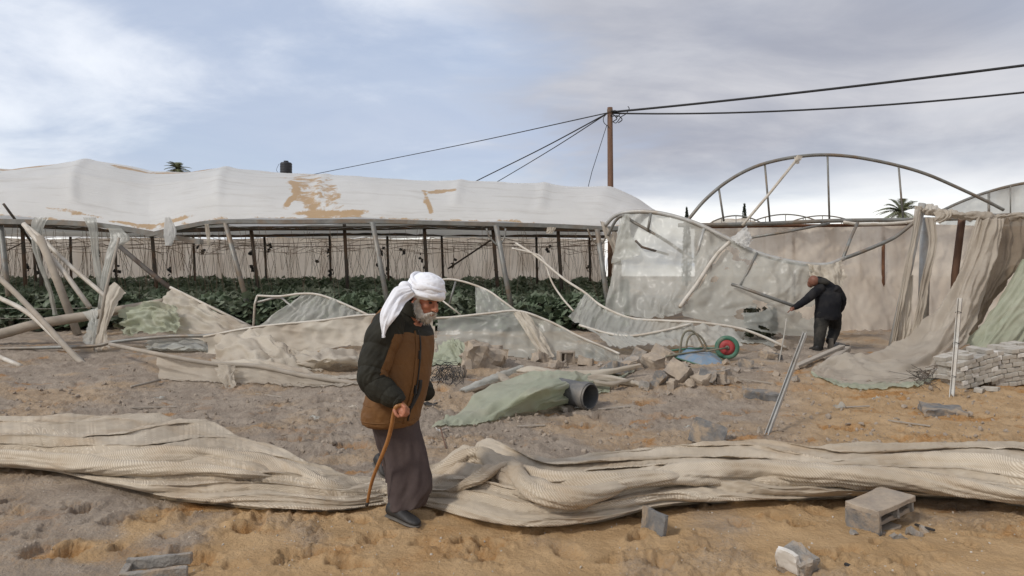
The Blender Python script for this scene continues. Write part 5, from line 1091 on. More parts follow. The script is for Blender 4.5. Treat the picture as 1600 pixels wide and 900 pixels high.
# weeds: dark brush behind the torn film and at right
def weeds(px0, px1, y0, y1, Y0, Y1, n, seed, label):
    r = random.Random(seed); V_ = []; F_ = []
    for i in range(n):
        Y = r.uniform(Y0, Y1); p = P(r.uniform(px0, px1), y0 + (y1 - y0) * r.random(), Y); s = r.uniform(.05, .13); q = E(r.gauss(40, 40), r.gauss(0, 40), r.uniform(0, 360)); o = len(V_)
        for a, bq in ((0, -.6), (.5, 0), (0, 1), (-.5, 0)): V_.append(tuple(p + q @ Vector((a * s, bq * s, -.1 * s * abs(a)))))
        F_.append((o, o + 1, o + 2, o + 3))
    return tag(link('brush', mesh(V_, F_), 'weed_leaf'), label, 'weeds', kind='stuff')
weeds(1165, 1212, 482, 525, 14.9, 15.6, 420, 3, 'dark leafy brush showing through the gap in the torn film')
weeds(1596, 1720, 500, 552, 12.6, 13.4, 900, 4, 'dark brush at the foot of the green sheet at right')

# ------------------------------------------------------------------ pole, wires, tank, trees
YPO = 31.0
pb = gpt(955, 0, YPO); pole = thing('utility_pole', 'brown wooden utility pole rising behind the white roof with cables', 'pole', pb)
tube('shaft', [pb - Vector((0, 0, .2)), P(953, 168, YPO)], [.15, .115], 'wood_pole', pole, 14)
tube('cap_band', [P(953, 171, YPO), P(953, 178, YPO)], .125, 'steel_dark', pole, 12)
for i, (x, y) in enumerate([(962, 176), (958, 182), (966, 184)]): tube('insulator_hook', [P(954, y - 2, YPO - .1), P(x, y - 3, YPO - .2), P(x + 6, y + 3, YPO - .2), P(x, y + 8, YPO - .15)], .022, 'cable_black', pole, 6, 14)
tube('loose_wire', [P(x, y, YPO - .15) for x, y in [(957, 190), (963, 192), (970, 183), (978, 178), (983, 170), (981, 166)]], .018, 'cable_black', pole, 6, 20)
tube('loose_wire', [P(x, y, YPO - .15) for x, y in [(950, 176), (943, 184), (944, 192), (951, 198)]], .016, 'cable_black', pole, 6, 16)
p2 = Vector((38, 13.0, 0)); p2.z = hgt(p2.x, p2.y)
pole2 = thing('utility_pole', 'second utility pole that carries the two thick cables beyond the right edge', 'pole', p2)
tube('shaft', [p2, p2 + Vector((0, 0, 10.6))], [.15, .115], 'wood_pole', pole2, 14); tube('cap_band', [p2 + Vector((0, 0, 10.2)), p2 + Vector((0, 0, 10.4))], .125, 'steel_dark', pole2, 12)
def cable(pts, r, label, sm=40):
    return tag(tube('cable', pts, r, 'cable_black', None, 6, sm), label, 'cable')
def sagline(a, mid, e): return [a, mid, e]
def para(a, e, s): return [a.lerp(e, k / 24) - Vector((0, 0, 4 * s * (k / 24) * (1 - k / 24))) for k in range(25)]
cable(para(P(957, 175, YPO), Vector((38, 13, 9.85)), .45), .048, 'thick upper black cable running from the pole top to the right')
cable(para(P(957, 177, YPO), Vector((38, 13, 10.5)), 1.65), .036, 'thinner lower black cable running from the pole top to the right')
def away(px, py, Y, px2, py2, Y2): return [P(951, 176, YPO), P((951 + px) / 2, (176 + py) / 2 + 2, (YPO + Y) / 2), P(px, py, Y), P(px2, py2, Y2)]
cable(away(742, 284, 44, 690, 312, 46), .034, 'black service cable dropping left from the pole, lower of the pair at its end')
cable(away(775, 285, 44, 745, 300, 46), .026, 'thin black service cable dropping left beside the thicker one')
cable(away(492, 272, 60, 440, 284, 66), .026, 'long thin wire stretching far left from the pole over the roof')
cable([P(948, 196, YPO), P(925, 268, YPO + .4), P(918, 296, YPO + .6), gpt(880, 0, YPO + 2)], .014, 'slim guy wire slanting down left beside the pole', 0)
YT2 = 48.0; tb = gpt(447, 0, YT2); tank = thing('water_tank', 'black ribbed water tank with lid standing behind the white roof', 'tank', tb)
prof = []; zb = P(447, 272, YT2).z; zt = P(447, 256, YT2).z
for k in range(13): prof.append((.40 - (.015 if k % 3 == 1 else 0), zb + (zt - zb) * k / 12))
prof += [(.34, zt + .08), (.16, zt + .12), (.16, zt + .2), (.001, zt + .2), (.001, zb)]
cx = P(447, 260, YT2).x
link('barrel', lathe(Vector((cx, YT2, 0)), Vector((0, 0, 1)), prof, 28), 'tank_black', tank, True)
tube('overflow_pipe', [P(438, 272, YT2), P(432, 266, YT2), P(436, 256, YT2)], .012, 'cable_black', tank, 5, 10)
for sx in (-1, 1):
    for sy in (-1, 1): tube('stand_leg', [Vector((cx + sx * .4, YT2 + sy * .4, hgt(cx, YT2))), Vector((cx + sx * .32, YT2 + sy * .32, zb + .03))], .05, 'steel_grey', tank, 6)
link('stand_top', mesh(*box_geo((cx, YT2, zb - .04), (.95, .95, .07))), 'steel_grey', tank)
def palm(px, py, Y, R_, seed, label, trunk_to=None):
    c = P(px, py, Y); g = gpt(px, 0, Y); t = thing('palm_tree', label, 'tree', g); r = random.Random(seed)
    pts = [g, g.lerp(c, .5) + Vector((.15, 0, 0)), c]; tube('trunk', pts, [.28, .22, .2], 'bark', t, 10, 12)
    geo = Geo()
    for i in range(34):
        az = r.uniform(0, 2 * math.pi); el = r.uniform(-.35, 1.25); L = R_ * r.uniform(.8, 1.1); d = Vector((math.cos(az) * math.cos(el), math.sin(az) * math.cos(el), math.sin(el)))
        side = d.cross(Vector((0, 0, 1))).normalized(); prev = None; N_ = 12
        P_ = [c + d * (L * k / N_) + Vector((0, 0, -.42 * L * (k / N_) ** 2.2)) for k in range(N_ + 1)]
        geo.add(tube_geo(P_, .02, 3, 0, False))
        for k in range(1, N_ + 1):
            tg_ = (P_[k] - P_[k - 1]).normalized(); ll = R_ * .26 * math.sin(math.pi * min(1, (k + 1) / (N_ + 1.5))) + .08
            for s2 in (-1, 1):
                for hf in (0, .5):
                    p0 = P_[k - 1].lerp(P_[k], hf); tip = p0 + side * s2 * ll * .75 + tg_ * ll * .6 + Vector((0, 0, -.12 * ll + r.gauss(0, .05) * ll)); w_ = tg_ * (.045 * R_ / 2)
                    geo.add(([p0 - w_, p0 + w_, tip], [(0, 1, 2)]))
    link('crown', geo.mesh(), 'palm_leaf', t); return t
palm(1409, 331, 80, 3.0, 2, 'date palm with a full crown behind the hoop frame on the right')
palm(278, 264, 85, 1.9, 5, 'palm tree whose frond tips just clear the white roof ridge on the left')
def cypress(px, ytop, Y, label, seed):
    top = P(px, ytop, Y); g = gpt(px, 0, Y); t = thing('cypress_tree', label, 'tree', g); r = random.Random(seed); tube('trunk', [g, top - Vector((0, 0, .5))], [.12, .03], 'bark', t, 6); V_ = []; F_ = []; H = top.z - g.z
    for i in range(1500):
        k = r.random(); rad = .42 * (math.sin(math.pi * min(1, (1 - k) * .62 + .02)) ** .8) * r.uniform(.5, 1.05); a = r.uniform(0, 6.28); p = Vector((g.x + rad * math.cos(a), g.y + rad * math.sin(a), g.z + .4 + k * (H - .4))); s = r.uniform(.08, .2); o = len(V_)
        q = E(r.gauss(0, 25), r.gauss(0, 25), r.uniform(0, 360))
        for v_ in ((-.3, 0, -.5), (.3, 0, -.5), (0, 0, 1)): V_.append(tuple(p + q @ Vector(v_) * s))
        F_.append((o, o + 1, o + 2))
    link('crown', mesh(V_, F_), 'cypress_leaf', t)
cypress(1163, 319, 62, 'slim dark cypress showing above the beige wall beside the diagonal rod', 1)
cypress(1073, 325, 62, 'slim dark cypress at the left foot of the sky hoop', 2)

# more torn film lying between the curtain and the net panel
def lump(name, rows, mat, label, cat, seed, fold=.09, rough=.03, rg=None):
    o = sheet(name, [[up_(*p) for p in r] for r in rows], mat, None, 60, 44, fold, (4, 3), rough, rg or ragged(seed, .1, .05), seed, settle=True); return tag(o, label, cat)
lump('film_heap', [[(450, 552, .22), (500, 545, .34), (550, 548, .30), (590, 555, .2)], [(455, 566, .18), (505, 560, .30), (555, 562, .26), (600, 566, .14)], [(470, 580, .02), (515, 578, .06), (560, 576, .05), (605, 574, .02)]], 'film_beige', 'rumpled beige film bunched against the curtain behind the old man', 'film', 16, .06, .03)
lump('film_heap', [[(225, 532, .25), (270, 524, .34), (320, 528, .3), (360, 540, .2)], [(225, 544, .2), (275, 540, .3), (325, 544, .25), (372, 552, .14)], [(235, 556, .04), (280, 556, .08), (330, 558, .06), (372, 562, .02)]], 'film_grey', 'dusty cloudy film crumpled where the thin pipe meets the long curtain', 'film', 17, .06, .03)
lump('film_heap', [[(640, 555, .2), (668, 548, .3), (690, 552, .3), (720, 562, .2)], [(645, 572, .1), (670, 566, .22), (700, 568, .2), (728, 572, .1)], [(650, 584, .0), (675, 584, .03), (700, 582, .02), (725, 580, .0)]], 'film_green', 'faded green film fold lying against the green net clump', 'film', 18, .06, .03)
lump('film_heap', [[(1130, 520, .3), (1170, 522, .3), (1215, 530, .2)], [(1135, 534, .2), (1175, 536, .2), (1215, 540, .1)], [(1150, 546, .02), (1180, 548, .03), (1215, 550, .0)]], 'film_grey', 'cloudy film scrap lying over the soil behind the red wheel', 'film', 19, .08, .03)
for i, (px, py, l_, a_) in enumerate([(240, 640, .5, 20), (420, 620, .4, -15), (610, 615, .35, 40), (960, 640, .4, 10), (1180, 600, .5, -20), (1340, 640, .35, 15), (1420, 665, .4, -30), (830, 672, .3, 5)]):
    g = S(px, py, .012); d = Vector((math.cos(R(a_)), math.sin(R(a_)), 0)) * l_ / 2; e1 = g + d; e2 = g - d; e1.z = surf(e1.x, e1.y) + .014; e2.z = surf(e2.x, e2.y) + .014
    bar('wood_lath', e1, e2, .022, .014, 'wood_grey', 'thin dry lath lying on the churned soil', 'timber')['group'] = 'laths on the soil'
for i in range(16):
    px = r_.uniform(60, 1500); py = r_.uniform(575, 690); o = scrap('film_scrap', px, py, r_.uniform(.03, .07), r_.choice(('film_beige', 'film_grey', 'net_grey')), 'small torn film scrap lying on the churned soil'); o['group'] = 'film scraps on the soil'
# ------------------------------------------------------------------ people
solid('skin', (0.40, 0.165, 0.095), (0.33, 0.125, 0.07), 22, 0.55, .25, 120, 0, .35, (0.28, 0.085, 0.05), .5, bdist=.003)
solid('skin_tan', (0.20, 0.085, 0.055), (0.15, 0.065, 0.04), 18, 0.55, .2, 90, 0, .35)
solid('jacket_brown', (0.165, 0.078, 0.025), (0.13, 0.06, 0.02), 7, 0.72, .35, 30, 0, .3, (0.15, 0.075, 0.03), .5)
solid('jacket_dark', (0.020, 0.019, 0.014), (0.030, 0.028, 0.020), 7, 0.75, .35, 30, 0, .2)
solid('robe_cloth', (0.080, 0.060, 0.056), (0.060, 0.045, 0.043), 5, 0.95, .25, 40, 0, .1, (0.10, 0.078, 0.07), .5)
solid('white_cotton', (0.82, 0.82, 0.84), (0.76, 0.76, 0.79), 9, 0.85, .35, 60, 0, .2)
solid('beard_hair', (0.58, 0.54, 0.47), (0.38, 0.34, 0.29), 30, 0.8, .6, 160, 0, .25, bdist=.006)
solid('brow_hair', (0.07, 0.05, 0.04), (0.16, 0.13, 0.11), 30, 0.8, .4, 160)
solid('shoe_black', (0.016, 0.015, 0.015), (0.028, 0.026, 0.024), 14, 0.6, .3, 80, 0, .4, (0.12, 0.095, 0.07), .25)
solid('coat_black', (0.008, 0.008, 0.010), (0.012, 0.012, 0.014), 6, 0.8, .3, 30, 0, .15, (0.05, 0.045, 0.04), .4)
solid('trousers_dark', (0.024, 0.023, 0.022), (0.018, 0.018, 0.017), 6, 0.9, .3, 30, 0, .15, (0.09, 0.08, 0.065), .5)
solid('eye_dark', (0.02, 0.015, 0.012), (0.03, 0.02, 0.016), 6, 0.2, 0)
solid('sole_grey', (0.10, 0.09, 0.075), (0.15, 0.13, 0.11), 12, 0.8, .4, 60)
def ell(c, r, q=None, n=20):
    bm = bmesh.new(); bmesh.ops.create_uvsphere(bm, u_segments=n, v_segments=n // 2 + 2, radius=1.0)
    vs = [Vector(c) + ((q @ Vector((v.co.x * r[0], v.co.y * r[1], v.co.z * r[2]))) if q is not None else Vector((v.co.x * r[0], v.co.y * r[1], v.co.z * r[2]))) for v in bm.verts]
    fs = [tuple(x.index for x in f.verts) for f in bm.faces]; bm.free(); return vs, fs
def union(geo, voxel, name, mat, parent, smooth=4, sf=.5, disp=None, mats=None):
    me = geo.mesh(); tmp = bpy.data.objects.new('tmp', me); COL.objects.link(tmp)
    m = tmp.modifiers.new('r', 'REMESH'); m.mode = 'VOXEL'; m.voxel_size = voxel; m.adaptivity = 0
    if smooth: k = tmp.modifiers.new('s', 'SMOOTH'); k.iterations = smooth; k.factor = sf
    dg = bpy.context.evaluated_depsgraph_get(); res = bpy.data.meshes.new_from_object(tmp.evaluated_get(dg)); bpy.data.objects.remove(tmp)
    if disp:
        for v_ in res.vertices: v_.co = v_.co + disp(v_.co.copy(), v_.normal.copy())
    res.materials.clear()
    return link(name, res, mat, parent, True, mats)
def loft(rings, n=56, fine=60, wr=None, cap=True):
    """rings: list of (center, a vector, b vector); smooth along; wr(theta, t) -> radial factor"""
    D = catmull(np.array([np.concatenate([np.array(c), np.array(a), np.array(b_)]) for c, a, b_ in rings], float), fine)
    th = np.linspace(0, 2 * np.pi, n, endpoint=False); t = np.linspace(0, 1, fine); TH, TT = np.meshgrid(th, t); k = wr(TH, TT) if wr else np.ones_like(TH)
    Q = D[:, None, 0:3] + D[:, None, 3:6] * (np.cos(TH) * k)[..., None] + D[:, None, 6:9] * (np.sin(TH) * k)[..., None]
    return Q, TH, TT
def loft_obj(name, rings, mat, parent, n=56, fine=60, wr=None, mats=None, pick=None, cap=(True, True)):
    Q, TH, TT = loft(rings, n, fine, wr); me = grid_mesh(Q[..., 0], Q[..., 1], Q[..., 2], TT * 2, TH, None, True)
    if cap[0] or cap[1]:
        bm = bmesh.new(); bm.from_mesh(me); bm.verts.ensure_lookup_table()
        if cap[0]: bm.faces.new([bm.verts[j] for j in range(n)][::-1])
        if cap[1]: bm.faces.new([bm.verts[(fine - 1) * n + j] for j in range(n)])
        bm.to_mesh(me); bm.free()
    o = link(name, me, mat, parent, True, mats)
    if pick:
        for p in me.polygons: p.material_index = pick(p.center)
    return o
V3 = lambda v: np.array(tuple(v))
# ---- old man with a cane
YM1 = 4.74
YAW = R(-32)
fw = Vector((math.cos(YAW), math.sin(YAW), 0)); lf = Vector((-math.sin(YAW), math.cos(YAW), 0)); up = Vector((0, 0, 1))
man = thing('person', 'stooped person in brown and black jacket and white headscarf walking with a cane', 'person', Vector((-.72, 4.62, 0)))
hd = P(666, 466, 4.66)
HR = Matrix.Rotation(R(-40), 3, 'Z') @ Matrix.Rotation(R(20), 3, 'Y')
def hl(x, y, z): return hd + HR @ Vector((x, y, z))
HQ = HR.to_quaternion()
g = Geo()
g.add(ell(hl(-.012, 0, .025), (.098, .077, .098), HQ)); g.add(ell(hl(.035, 0, -.045), (.055, .058, .082), HQ)); g.add(ell(hl(.03, 0, -.09), (.052, .045, .035), HQ))
g.add(ell(hl(.066, 0, .022), (.026, .052, .022), HQ))                                   # brow
g.add(ell(hl(.052, .036, -.032), (.030, .026, .026), HQ)); g.add(ell(hl(.052, -.036, -.032), (.030, .026, .026), HQ))     # cheeks
g.add(tube_geo([hl(.078, 0, .022), hl(.098, 0, -.010), hl(.116, 0, -.040)], [.010, .012, .0165], 10)); g.add(ell(hl(.113, 0, -.044), (.016, .0145, .013), HQ))
for s2 in (-1, 1): g.add(ell(hl(.099, s2 * .014, -.045), (.012, .009, .009), HQ)); g.add(ell(hl(-.015, s2 * .076, -.012), (.020, .010, .033), HQ))
g.add(ell(hl(.083, 0, -.078), (.014, .024, .007), HQ)); g.add(ell(hl(.080, 0, -.090), (.013, .022, .008), HQ))
g.add(tube_geo([hl(-.03, 0, -.05), P(645, 488, 4.70), P(640, 505, 4.72)], [.056, .062, .075], 14))
g.add(tube_geo([P(640, 500, 4.72), P(632, 545, 4.74), P(622, 610, 4.74), P(614, 650, 4.74)], [.09, .14, .13, .12], 14))       # trunk
g.add(tube_geo([P(640, 500, 4.72), P(606, 515, 4.56), P(584, 582, 4.50), P(612, 622, 4.46), P(622, 632, 4.45)], [.06, .055, .045, .034, .026], 12))   # right arm
g.add(tube_geo([P(640, 500, 4.74), P(655, 520, 4.93), P(648, 580, 4.98), P(668, 612, 4.9)], [.06, .055, .045, .03], 12))
g.add(tube_geo([P(614, 645, 4.72), P(632, 720, 4.76), P(624, 780, 4.71), P(622, 800, 4.67)], [.08, .055, .036, .038], 12))  # front leg
g.add(tube_geo([P(614, 645, 4.80), P(634, 705, 4.92), P(602, 727, 5.18), P(594, 732, 5.2)], [.085, .06, .036, .04], 12))
# right hand closed round the head of the cane
cane_top = P(617, 641, 4.41); cane_tip = P(573, 790, 4.66)
cd = (cane_tip - cane_top).normalized()
kn = P(632, 632, 4.42)
g.add(ell(P(625, 638, 4.435), (.034, .030, .046), E(0, 20, 20))); g.add(ell(P(629, 643, 4.42), (.026, .032, .036), E(0, 20, 20)))
g.add(tube_geo([P(620, 631, 4.45), P(625, 638, 4.44)], [.026, .03], 10))
for i in range(4):
    o = Vector((.012 * (i - 1.5) * -.25, -.004, 0)); d0 = -.021 * (i - 1.5)
    base_ = P(629 + 3.4 * i * .5, 634 + 1.0 * i, 4.405 + .020 * i)
    g.add(tube_geo([base_ + Vector((-.012, .012, .008)), base_ + Vector((.016, -.012, -.006)), base_ + Vector((.018, -.016, -.036)), base_ + Vector((.004, -.014, -.060 + .004 * i)), base_ + Vector((-.016, -.004, -.066 + .006 * i))], [.0115, .0115, .0105, .0095, .0085], 8))
g.add(tube_geo([P(620, 633, 4.43), P(616, 641, 4.40), P(619, 648, 4.385), P(624, 652, 4.385)], [.013, .0125, .011, .009], 8))
body = union(g, .0048, 'body', 'skin', man, 3, .5)
for s2 in (-1, 1):
    link('eye', mesh(*ell(hl(.080, s2 * .033, .000), (.011, .014, .007), HQ, 12)), 'eye_dark', man, True)
    tube('eyebrow', [hl(.086, s2 * .014, .018), hl(.087, s2 * .034, .024), hl(.072, s2 * .054, .016)], [.006, .0065, .004], 'brow_hair', man, 6, 8)
# beard
g = Geo()
g.add(ell(hl(.045, 0, -.108), (.050, .046, .044), HQ)); g.add(ell(hl(.058, 0, -.122), (.030, .032, .034), HQ)); g.add(ell(hl(.098, 0, -.066), (.012, .030, .008), HQ))
for s2 in (-1, 1):
    g.add(tube_geo([hl(-.006, s2 * .070, .000), hl(.002, s2 * .070, -.04), hl(.022, s2 * .060, -.08), hl(.045, s2 * .04, -.11)], [.016, .022, .028, .034], 10)); g.add(tube_geo([hl(.085, s2 * .020, -.068), hl(.076, s2 * .036, -.088), hl(.06, s2 * .036, -.11)], [.010, .013, .02], 8))
beard = union(g, .0045, 'beard', 'beard_hair', man, 3, .5, lambda c, n_: n_ * (.006 * mnoise.noise(c * 60) + .004 * mnoise.noise(c * 140)))
hg = Geo(); r_ = random.Random(2); bvs = [(v_.co.copy(), v_.normal.copy()) for v_ in beard.data.vertices]
for i in range(1500):
    c, n_ = r_.choice(bvs); d = (n_ * .7 + HR @ Vector((.1, 0, -1)) * .9 + Vector((r_.gauss(0, .3), r_.gauss(0, .3), r_.gauss(0, .2)))).normalized(); L = r_.uniform(.010, .024); sd_ = d.cross(n_).normalized() * .0011
    hg.add(([c - sd_, c + sd_, c + d * L], [(0, 1, 2)]))
hh_ = link('beard_strands', hg.mesh(), 'beard_hair', beard); hh_['kind'] = 'stuff'
# headscarf
TQ = HR @ Matrix.Rotation(R(-6), 3, 'Y')
def tl(x, y, z): return hd + TQ @ Vector((x, y, z))
g = Geo(); g.add(ell(tl(-.014, 0, .080), (.126, .112, .088), TQ.to_quaternion(), 32)); g.add(ell(tl(-.02, 0, .035), (.124, .112, .05), TQ.to_quaternion(), 32))
scarf = union(g, .006, 'headscarf', 'white_cotton', man, 4, .5, lambda c, n_: n_ * (.006 * abs(mnoise.noise(Vector((c.x * 9, c.y * 9, c.z * 30)))) + .003 * mnoise.noise(c * 40)))
def wrap(z0, tilt_x, tilt_y, rx, ry, w_, th_, ph):
    n = 72; vs = []; fs = []; k = 12; M_ = Matrix.Rotation(R(tilt_y), 3, 'Y') @ Matrix.Rotation(R(tilt_x), 3, 'X')
    for i in range(n):
        a = 2 * math.pi * i / n; wob = 1 + .025 * math.sin(3 * a + ph) + .02 * math.sin(5 * a + 2 * ph)
        for j in range(k):
            b_ = 2 * math.pi * j / k; rr = wob + th_ * math.cos(b_) * (1 + .3 * math.sin(4 * a + ph + 2 * b_)) / rx
            zz = w_ * math.sin(b_) * (1 + .3 * math.sin(2 * a + ph))
            q = M_ @ Vector((math.cos(a) * rx * rr, math.sin(a) * ry * rr, zz)); vs.append(tl(q.x - .015, q.y, q.z + z0))
    for i in range(n):
        for j in range(k): fs.append((i * k + j, ((i + 1) % n) * k + j, ((i + 1) % n) * k + (j + 1) % k, i * k + (j + 1) % k))
    return link('scarf_wrap', mesh(vs, fs), 'white_cotton', scarf, True)
wrap(.040, 0, 2, .124, .110, .024, .016, .3); wrap(.066, 6, 12, .123, .110, .022, .018, 1.3); wrap(.088, -8, 20, .118, .106, .022, .016, 2.2); wrap(.104, 12, 8, .108, .098, .020, .016, 3.0); wrap(.058, -12, -12, .124, .111, .018, .015, 4.1)
link('scarf_knot', mesh(*ell(P(633, 449, 4.58), (.045, .040, .040), E(0, 30, 20), 18)), 'white_cotton', scarf, True)
tail = [((638, 446), (650, 462), 4.545), ((620, 448), (636, 472), 4.52), ((608, 463), (630, 480), 4.47), ((597, 482), (622, 492), 4.42), ((594, 497), (612, 505), 4.40), ((596, 514), (605, 516), 4.40), ((599, 527), (601, 528), 4.41)]
for dz_, nm_ in ((0, 'scarf_tail'), (.012, 'scarf_tail')):
    sheet(nm_, [[P(a[0] - 2 * (dz_ > 0), a[1], Y + dz_), P((a[0] + b_[0]) / 2, (a[1] + b_[1]) / 2, Y - .022 + dz_), P(b_[0] - 3 * (dz_ > 0), b_[1], Y + dz_)] for a, b_, Y in tail], 'white_cotton', scarf, 18, 60, .012, (3, .8), .004, None, 3 + int(dz_ * 100))
# jacket
def ring(px, py, a, b_, tilt=0, dY=0.0):
    c = P(px, py, YM1 + dY); av = (fw * math.cos(R(tilt)) - up * math.sin(R(tilt))) * a; return (V3(c), V3(av), V3(lf * b_))
def jw(TH, TT):
    q = 1 + .022 * fbm(np.cos(TH) * 2 + 3, np.sin(TH) * 2 + TT * 7, 3) + .014 * np.abs(perlin(np.cos(TH) * 3, TT * 16 + np.sin(TH) * 2))
    q = q + .03 * (0.5 - np.abs(perlin(np.cos(TH) * 2.2 + 4, np.sin(TH) * 2.2 + TT * 9))) + .016 * (0.5 - np.abs(perlin(np.cos(TH) * 5 + TT * 4, np.sin(TH) * 5 + TT * 20)))
    return q + .014 * (np.abs(np.sin(TT * 30 + .5 * np.sin(2 * TH))) ** .5 - .7) * sstep(TT, .1, .2)
torso = [ring(612, 662, .150, .19), ring(611, 657, .168, .212), ring(612, 645, .174, .222), ring(617, 625, .178, .226), ring(624, 598, .180, .228), ring(628, 570, .178, .232), ring(631, 540, .174, .238, 6), ring(632, 515, .165, .232, 12), ring(632, 500, .150, .200, 22), ring(635, 489, .128, .150, 32), ring(640, 481, .108, .112, 38), ring(643, 474, .098, .100, 38), ring(645, 468, .094, .096, 38)]
def jpick(c):
    py = HZ - (c.z - CH) * F / c.y
    return 1 if py < 522 + 3 * math.sin(c.x * 30) else 0
jk = loft_obj('jacket', torso, None, man, 120, 240, jw, ['jacket_brown', 'jacket_dark'], jpick, (True, False))
def sw(TH, TT): return 1 + .085 * (np.abs(np.sin(TT * 22 + .7 * np.sin(TH))) ** .5 - .7) + .06 * fbm(np.cos(TH) * 1.5, TT * 8 + np.sin(TH), 3) + .07 * (.4 - np.abs(perlin(np.cos(TH) * 2.5 + TT * 6, np.sin(TH) * 2.5 + TT * 11)))
def sring(p, r, d):
    d = Vector(d).normalized(); a = d.cross(Vector((0, 1, 0))).normalized(); b_ = d.cross(a); return (V3(p), V3(a * r), V3(b_ * r))
sp_ = [(618, 497, 4.60, .075), (607, 508, 4.55, .105), (600, 525, 4.53, .112), (592, 550, 4.52, .108), (584, 574, 4.50, .102), (583, 592, 4.49, .098), (593, 606, 4.475, .090), (607, 616, 4.46, .076), (619, 624, 4.45, .062), (624, 628, 4.445, .052), (625.5, 630, 4.444, .040)]
spp = [P(*q[:3]) for q in sp_]
slr = [sring(spp[i], sp_[i][3], spp[min(i + 1, len(spp) - 1)] - spp[max(i - 1, 0)]) for i in range(len(spp))]
sdense = catmull([tuple(p) for p in spp], 120)
def slpick(c):
    k = int(np.argmin(((sdense - np.array(c)) ** 2).sum(1))); d = c - Vector(sdense[k]); py = HZ - (c.z - CH) * F / c.y
    d = d.normalized(); return 1 if (522 < py < 606 and d.x > .62 and d.y < .35) else 0
loft_obj('sleeve', slr, None, man, 110, 240, sw, ['jacket_dark', 'jacket_brown'], slpick, (True, True))
sp2 = [(640, 500, 4.86, .08), (652, 520, 4.95, .10), (652, 560, 5.0, .10), (650, 590, 5.0, .09), (662, 610, 4.93, .07), (668, 616, 4.88, .055)]
spq = [P(*q[:3]) for q in sp2]; loft_obj('sleeve', [sring(spq[i], sp2[i][3], spq[min(i + 1, 5)] - spq[max(i - 1, 0)]) for i in range(6)], 'jacket_dark', man, 32, 50, sw)
# collar: standing band round the neck, brown lining
def cring(py_off, k, m_): 
    c = P(644 + py_off * .25, 476 - py_off, YM1 - .01); return (V3(c), V3((fw * math.cos(R(38)) - up * math.sin(R(38))) * .104 * k), V3(lf * .104 * k))
loft_obj('collar', [cring(-6, 1.10, 0), cring(2, 1.08, 0), cring(9, 1.04, 0), cring(13, 1.0, 0)], 'jacket_dark', man, 48, 16, None, cap=(False, False))
loft_obj('collar_lining', [cring(-4, 1.02, 0), cring(6, 1.00, 0), cring(12.5, .98, 0)], 'jacket_brown', man, 48, 12, None, cap=(False, False))
def onj(py, ang, out=.004):
    """a point on the jacket front: row py, angle from the front centre towards the person's left (+) or right (-)"""
    best = None
    D = catmull(np.array([np.concatenate(r__) for r__ in torso]), 200); k = int(np.argmin(np.abs((HZ - (D[:, 2] - CH) * F / D[:, 1]) - py)))
    c, a, b_ = D[k, :3], D[k, 3:6], D[k, 6:9]; q = c + (a * math.cos(ang) + b_ * math.sin(ang)) * 1.015; n_ = (a * math.cos(ang) + b_ * math.sin(ang)); n_ = n_ / np.linalg.norm(n_); return Vector(q + n_ * out)
tube('zip', [onj(y, -.16) for y in (500, 520, 545, 570, 600, 630, 652)], .005, 'debris_dark', man, 6, 30)
tube('zip_flap', [onj(y, -.30, .002) for y in (503, 520, 545, 570, 600, 630, 655)], .008, 'jacket_brown', man, 6, 30)
for y in (548, 604): link('snap_tab', mesh(*box_geo(onj(y, -.20, .006), (.02, .012, .055), E(0, 0, -32))), 'debris_dark', man)
tube('pocket_edge', [onj(y, a_, .003) for y, a_ in ((590, -.05), (606, -.02), (622, -.10), (634, -.2))], .013, 'debris_dark', man, 8, 16)
tube('pocket_edge', [onj(y, a_, .002) for y, a_ in ((617, -1.0), (616, -.85), (614, -.75))], .008, 'debris_dark', man, 6, 8)
for y in (628, 652): tube('hem_seam', [onj(y, a_, .001) for a_ in np.linspace(-2.6, .9, 24)], .0035, 'jacket_brown', man, 5)
tube('back_panel', [onj(y, a_, .006) for y, a_ in ((490, -2.35), (505, -2.3), (520, -2.25), (532, -2.2))], [.01, .02, .022, .012], 'jacket_brown', man, 8, 14)
# robe
def rr_(px, py, a, b_, Y, tilt=0): c = P(px, py, Y); return (V3(c), V3((fw * math.cos(R(tilt)) - up * math.sin(R(tilt))) * a), V3(lf * b_))
robe = [rr_(613, 640, .15, .19, 4.74), rr_(618, 665, .150, .165, 4.76), rr_(628, 690, .150, .145, 4.76), rr_(635, 715, .152, .135, 4.75), rr_(639, 740, .160, .135, 4.74), rr_(640, 760, .158, .135, 4.73), rr_(638, 778, .145, .130, 4.72, -8), rr_(635, 792, .128, .120, 4.71, -10), rr_(634, 788, .10, .10, 4.71, -10)]
def rw(TH, TT):
    k = sstep(TT, .05, .5); return 1 + k * (.075 * np.sin(4 * TH + 3.2 * TT + .6 * np.sin(5 * TT)) + .05 * np.sin(7 * TH - 2.0 * TT + 1)) + .03 * fbm(np.cos(TH) * 1.5 + TT, np.sin(TH) * 1.5 + TT * 3, 3) + .08 * (.4 - np.abs(perlin(np.cos(TH) * 2.4 + TT * 2.2, np.sin(TH) * 2.4 + TT * 4)))
loft_obj('robe', robe, 'robe_cloth', man, 84, 110, rw, cap=(True, True))
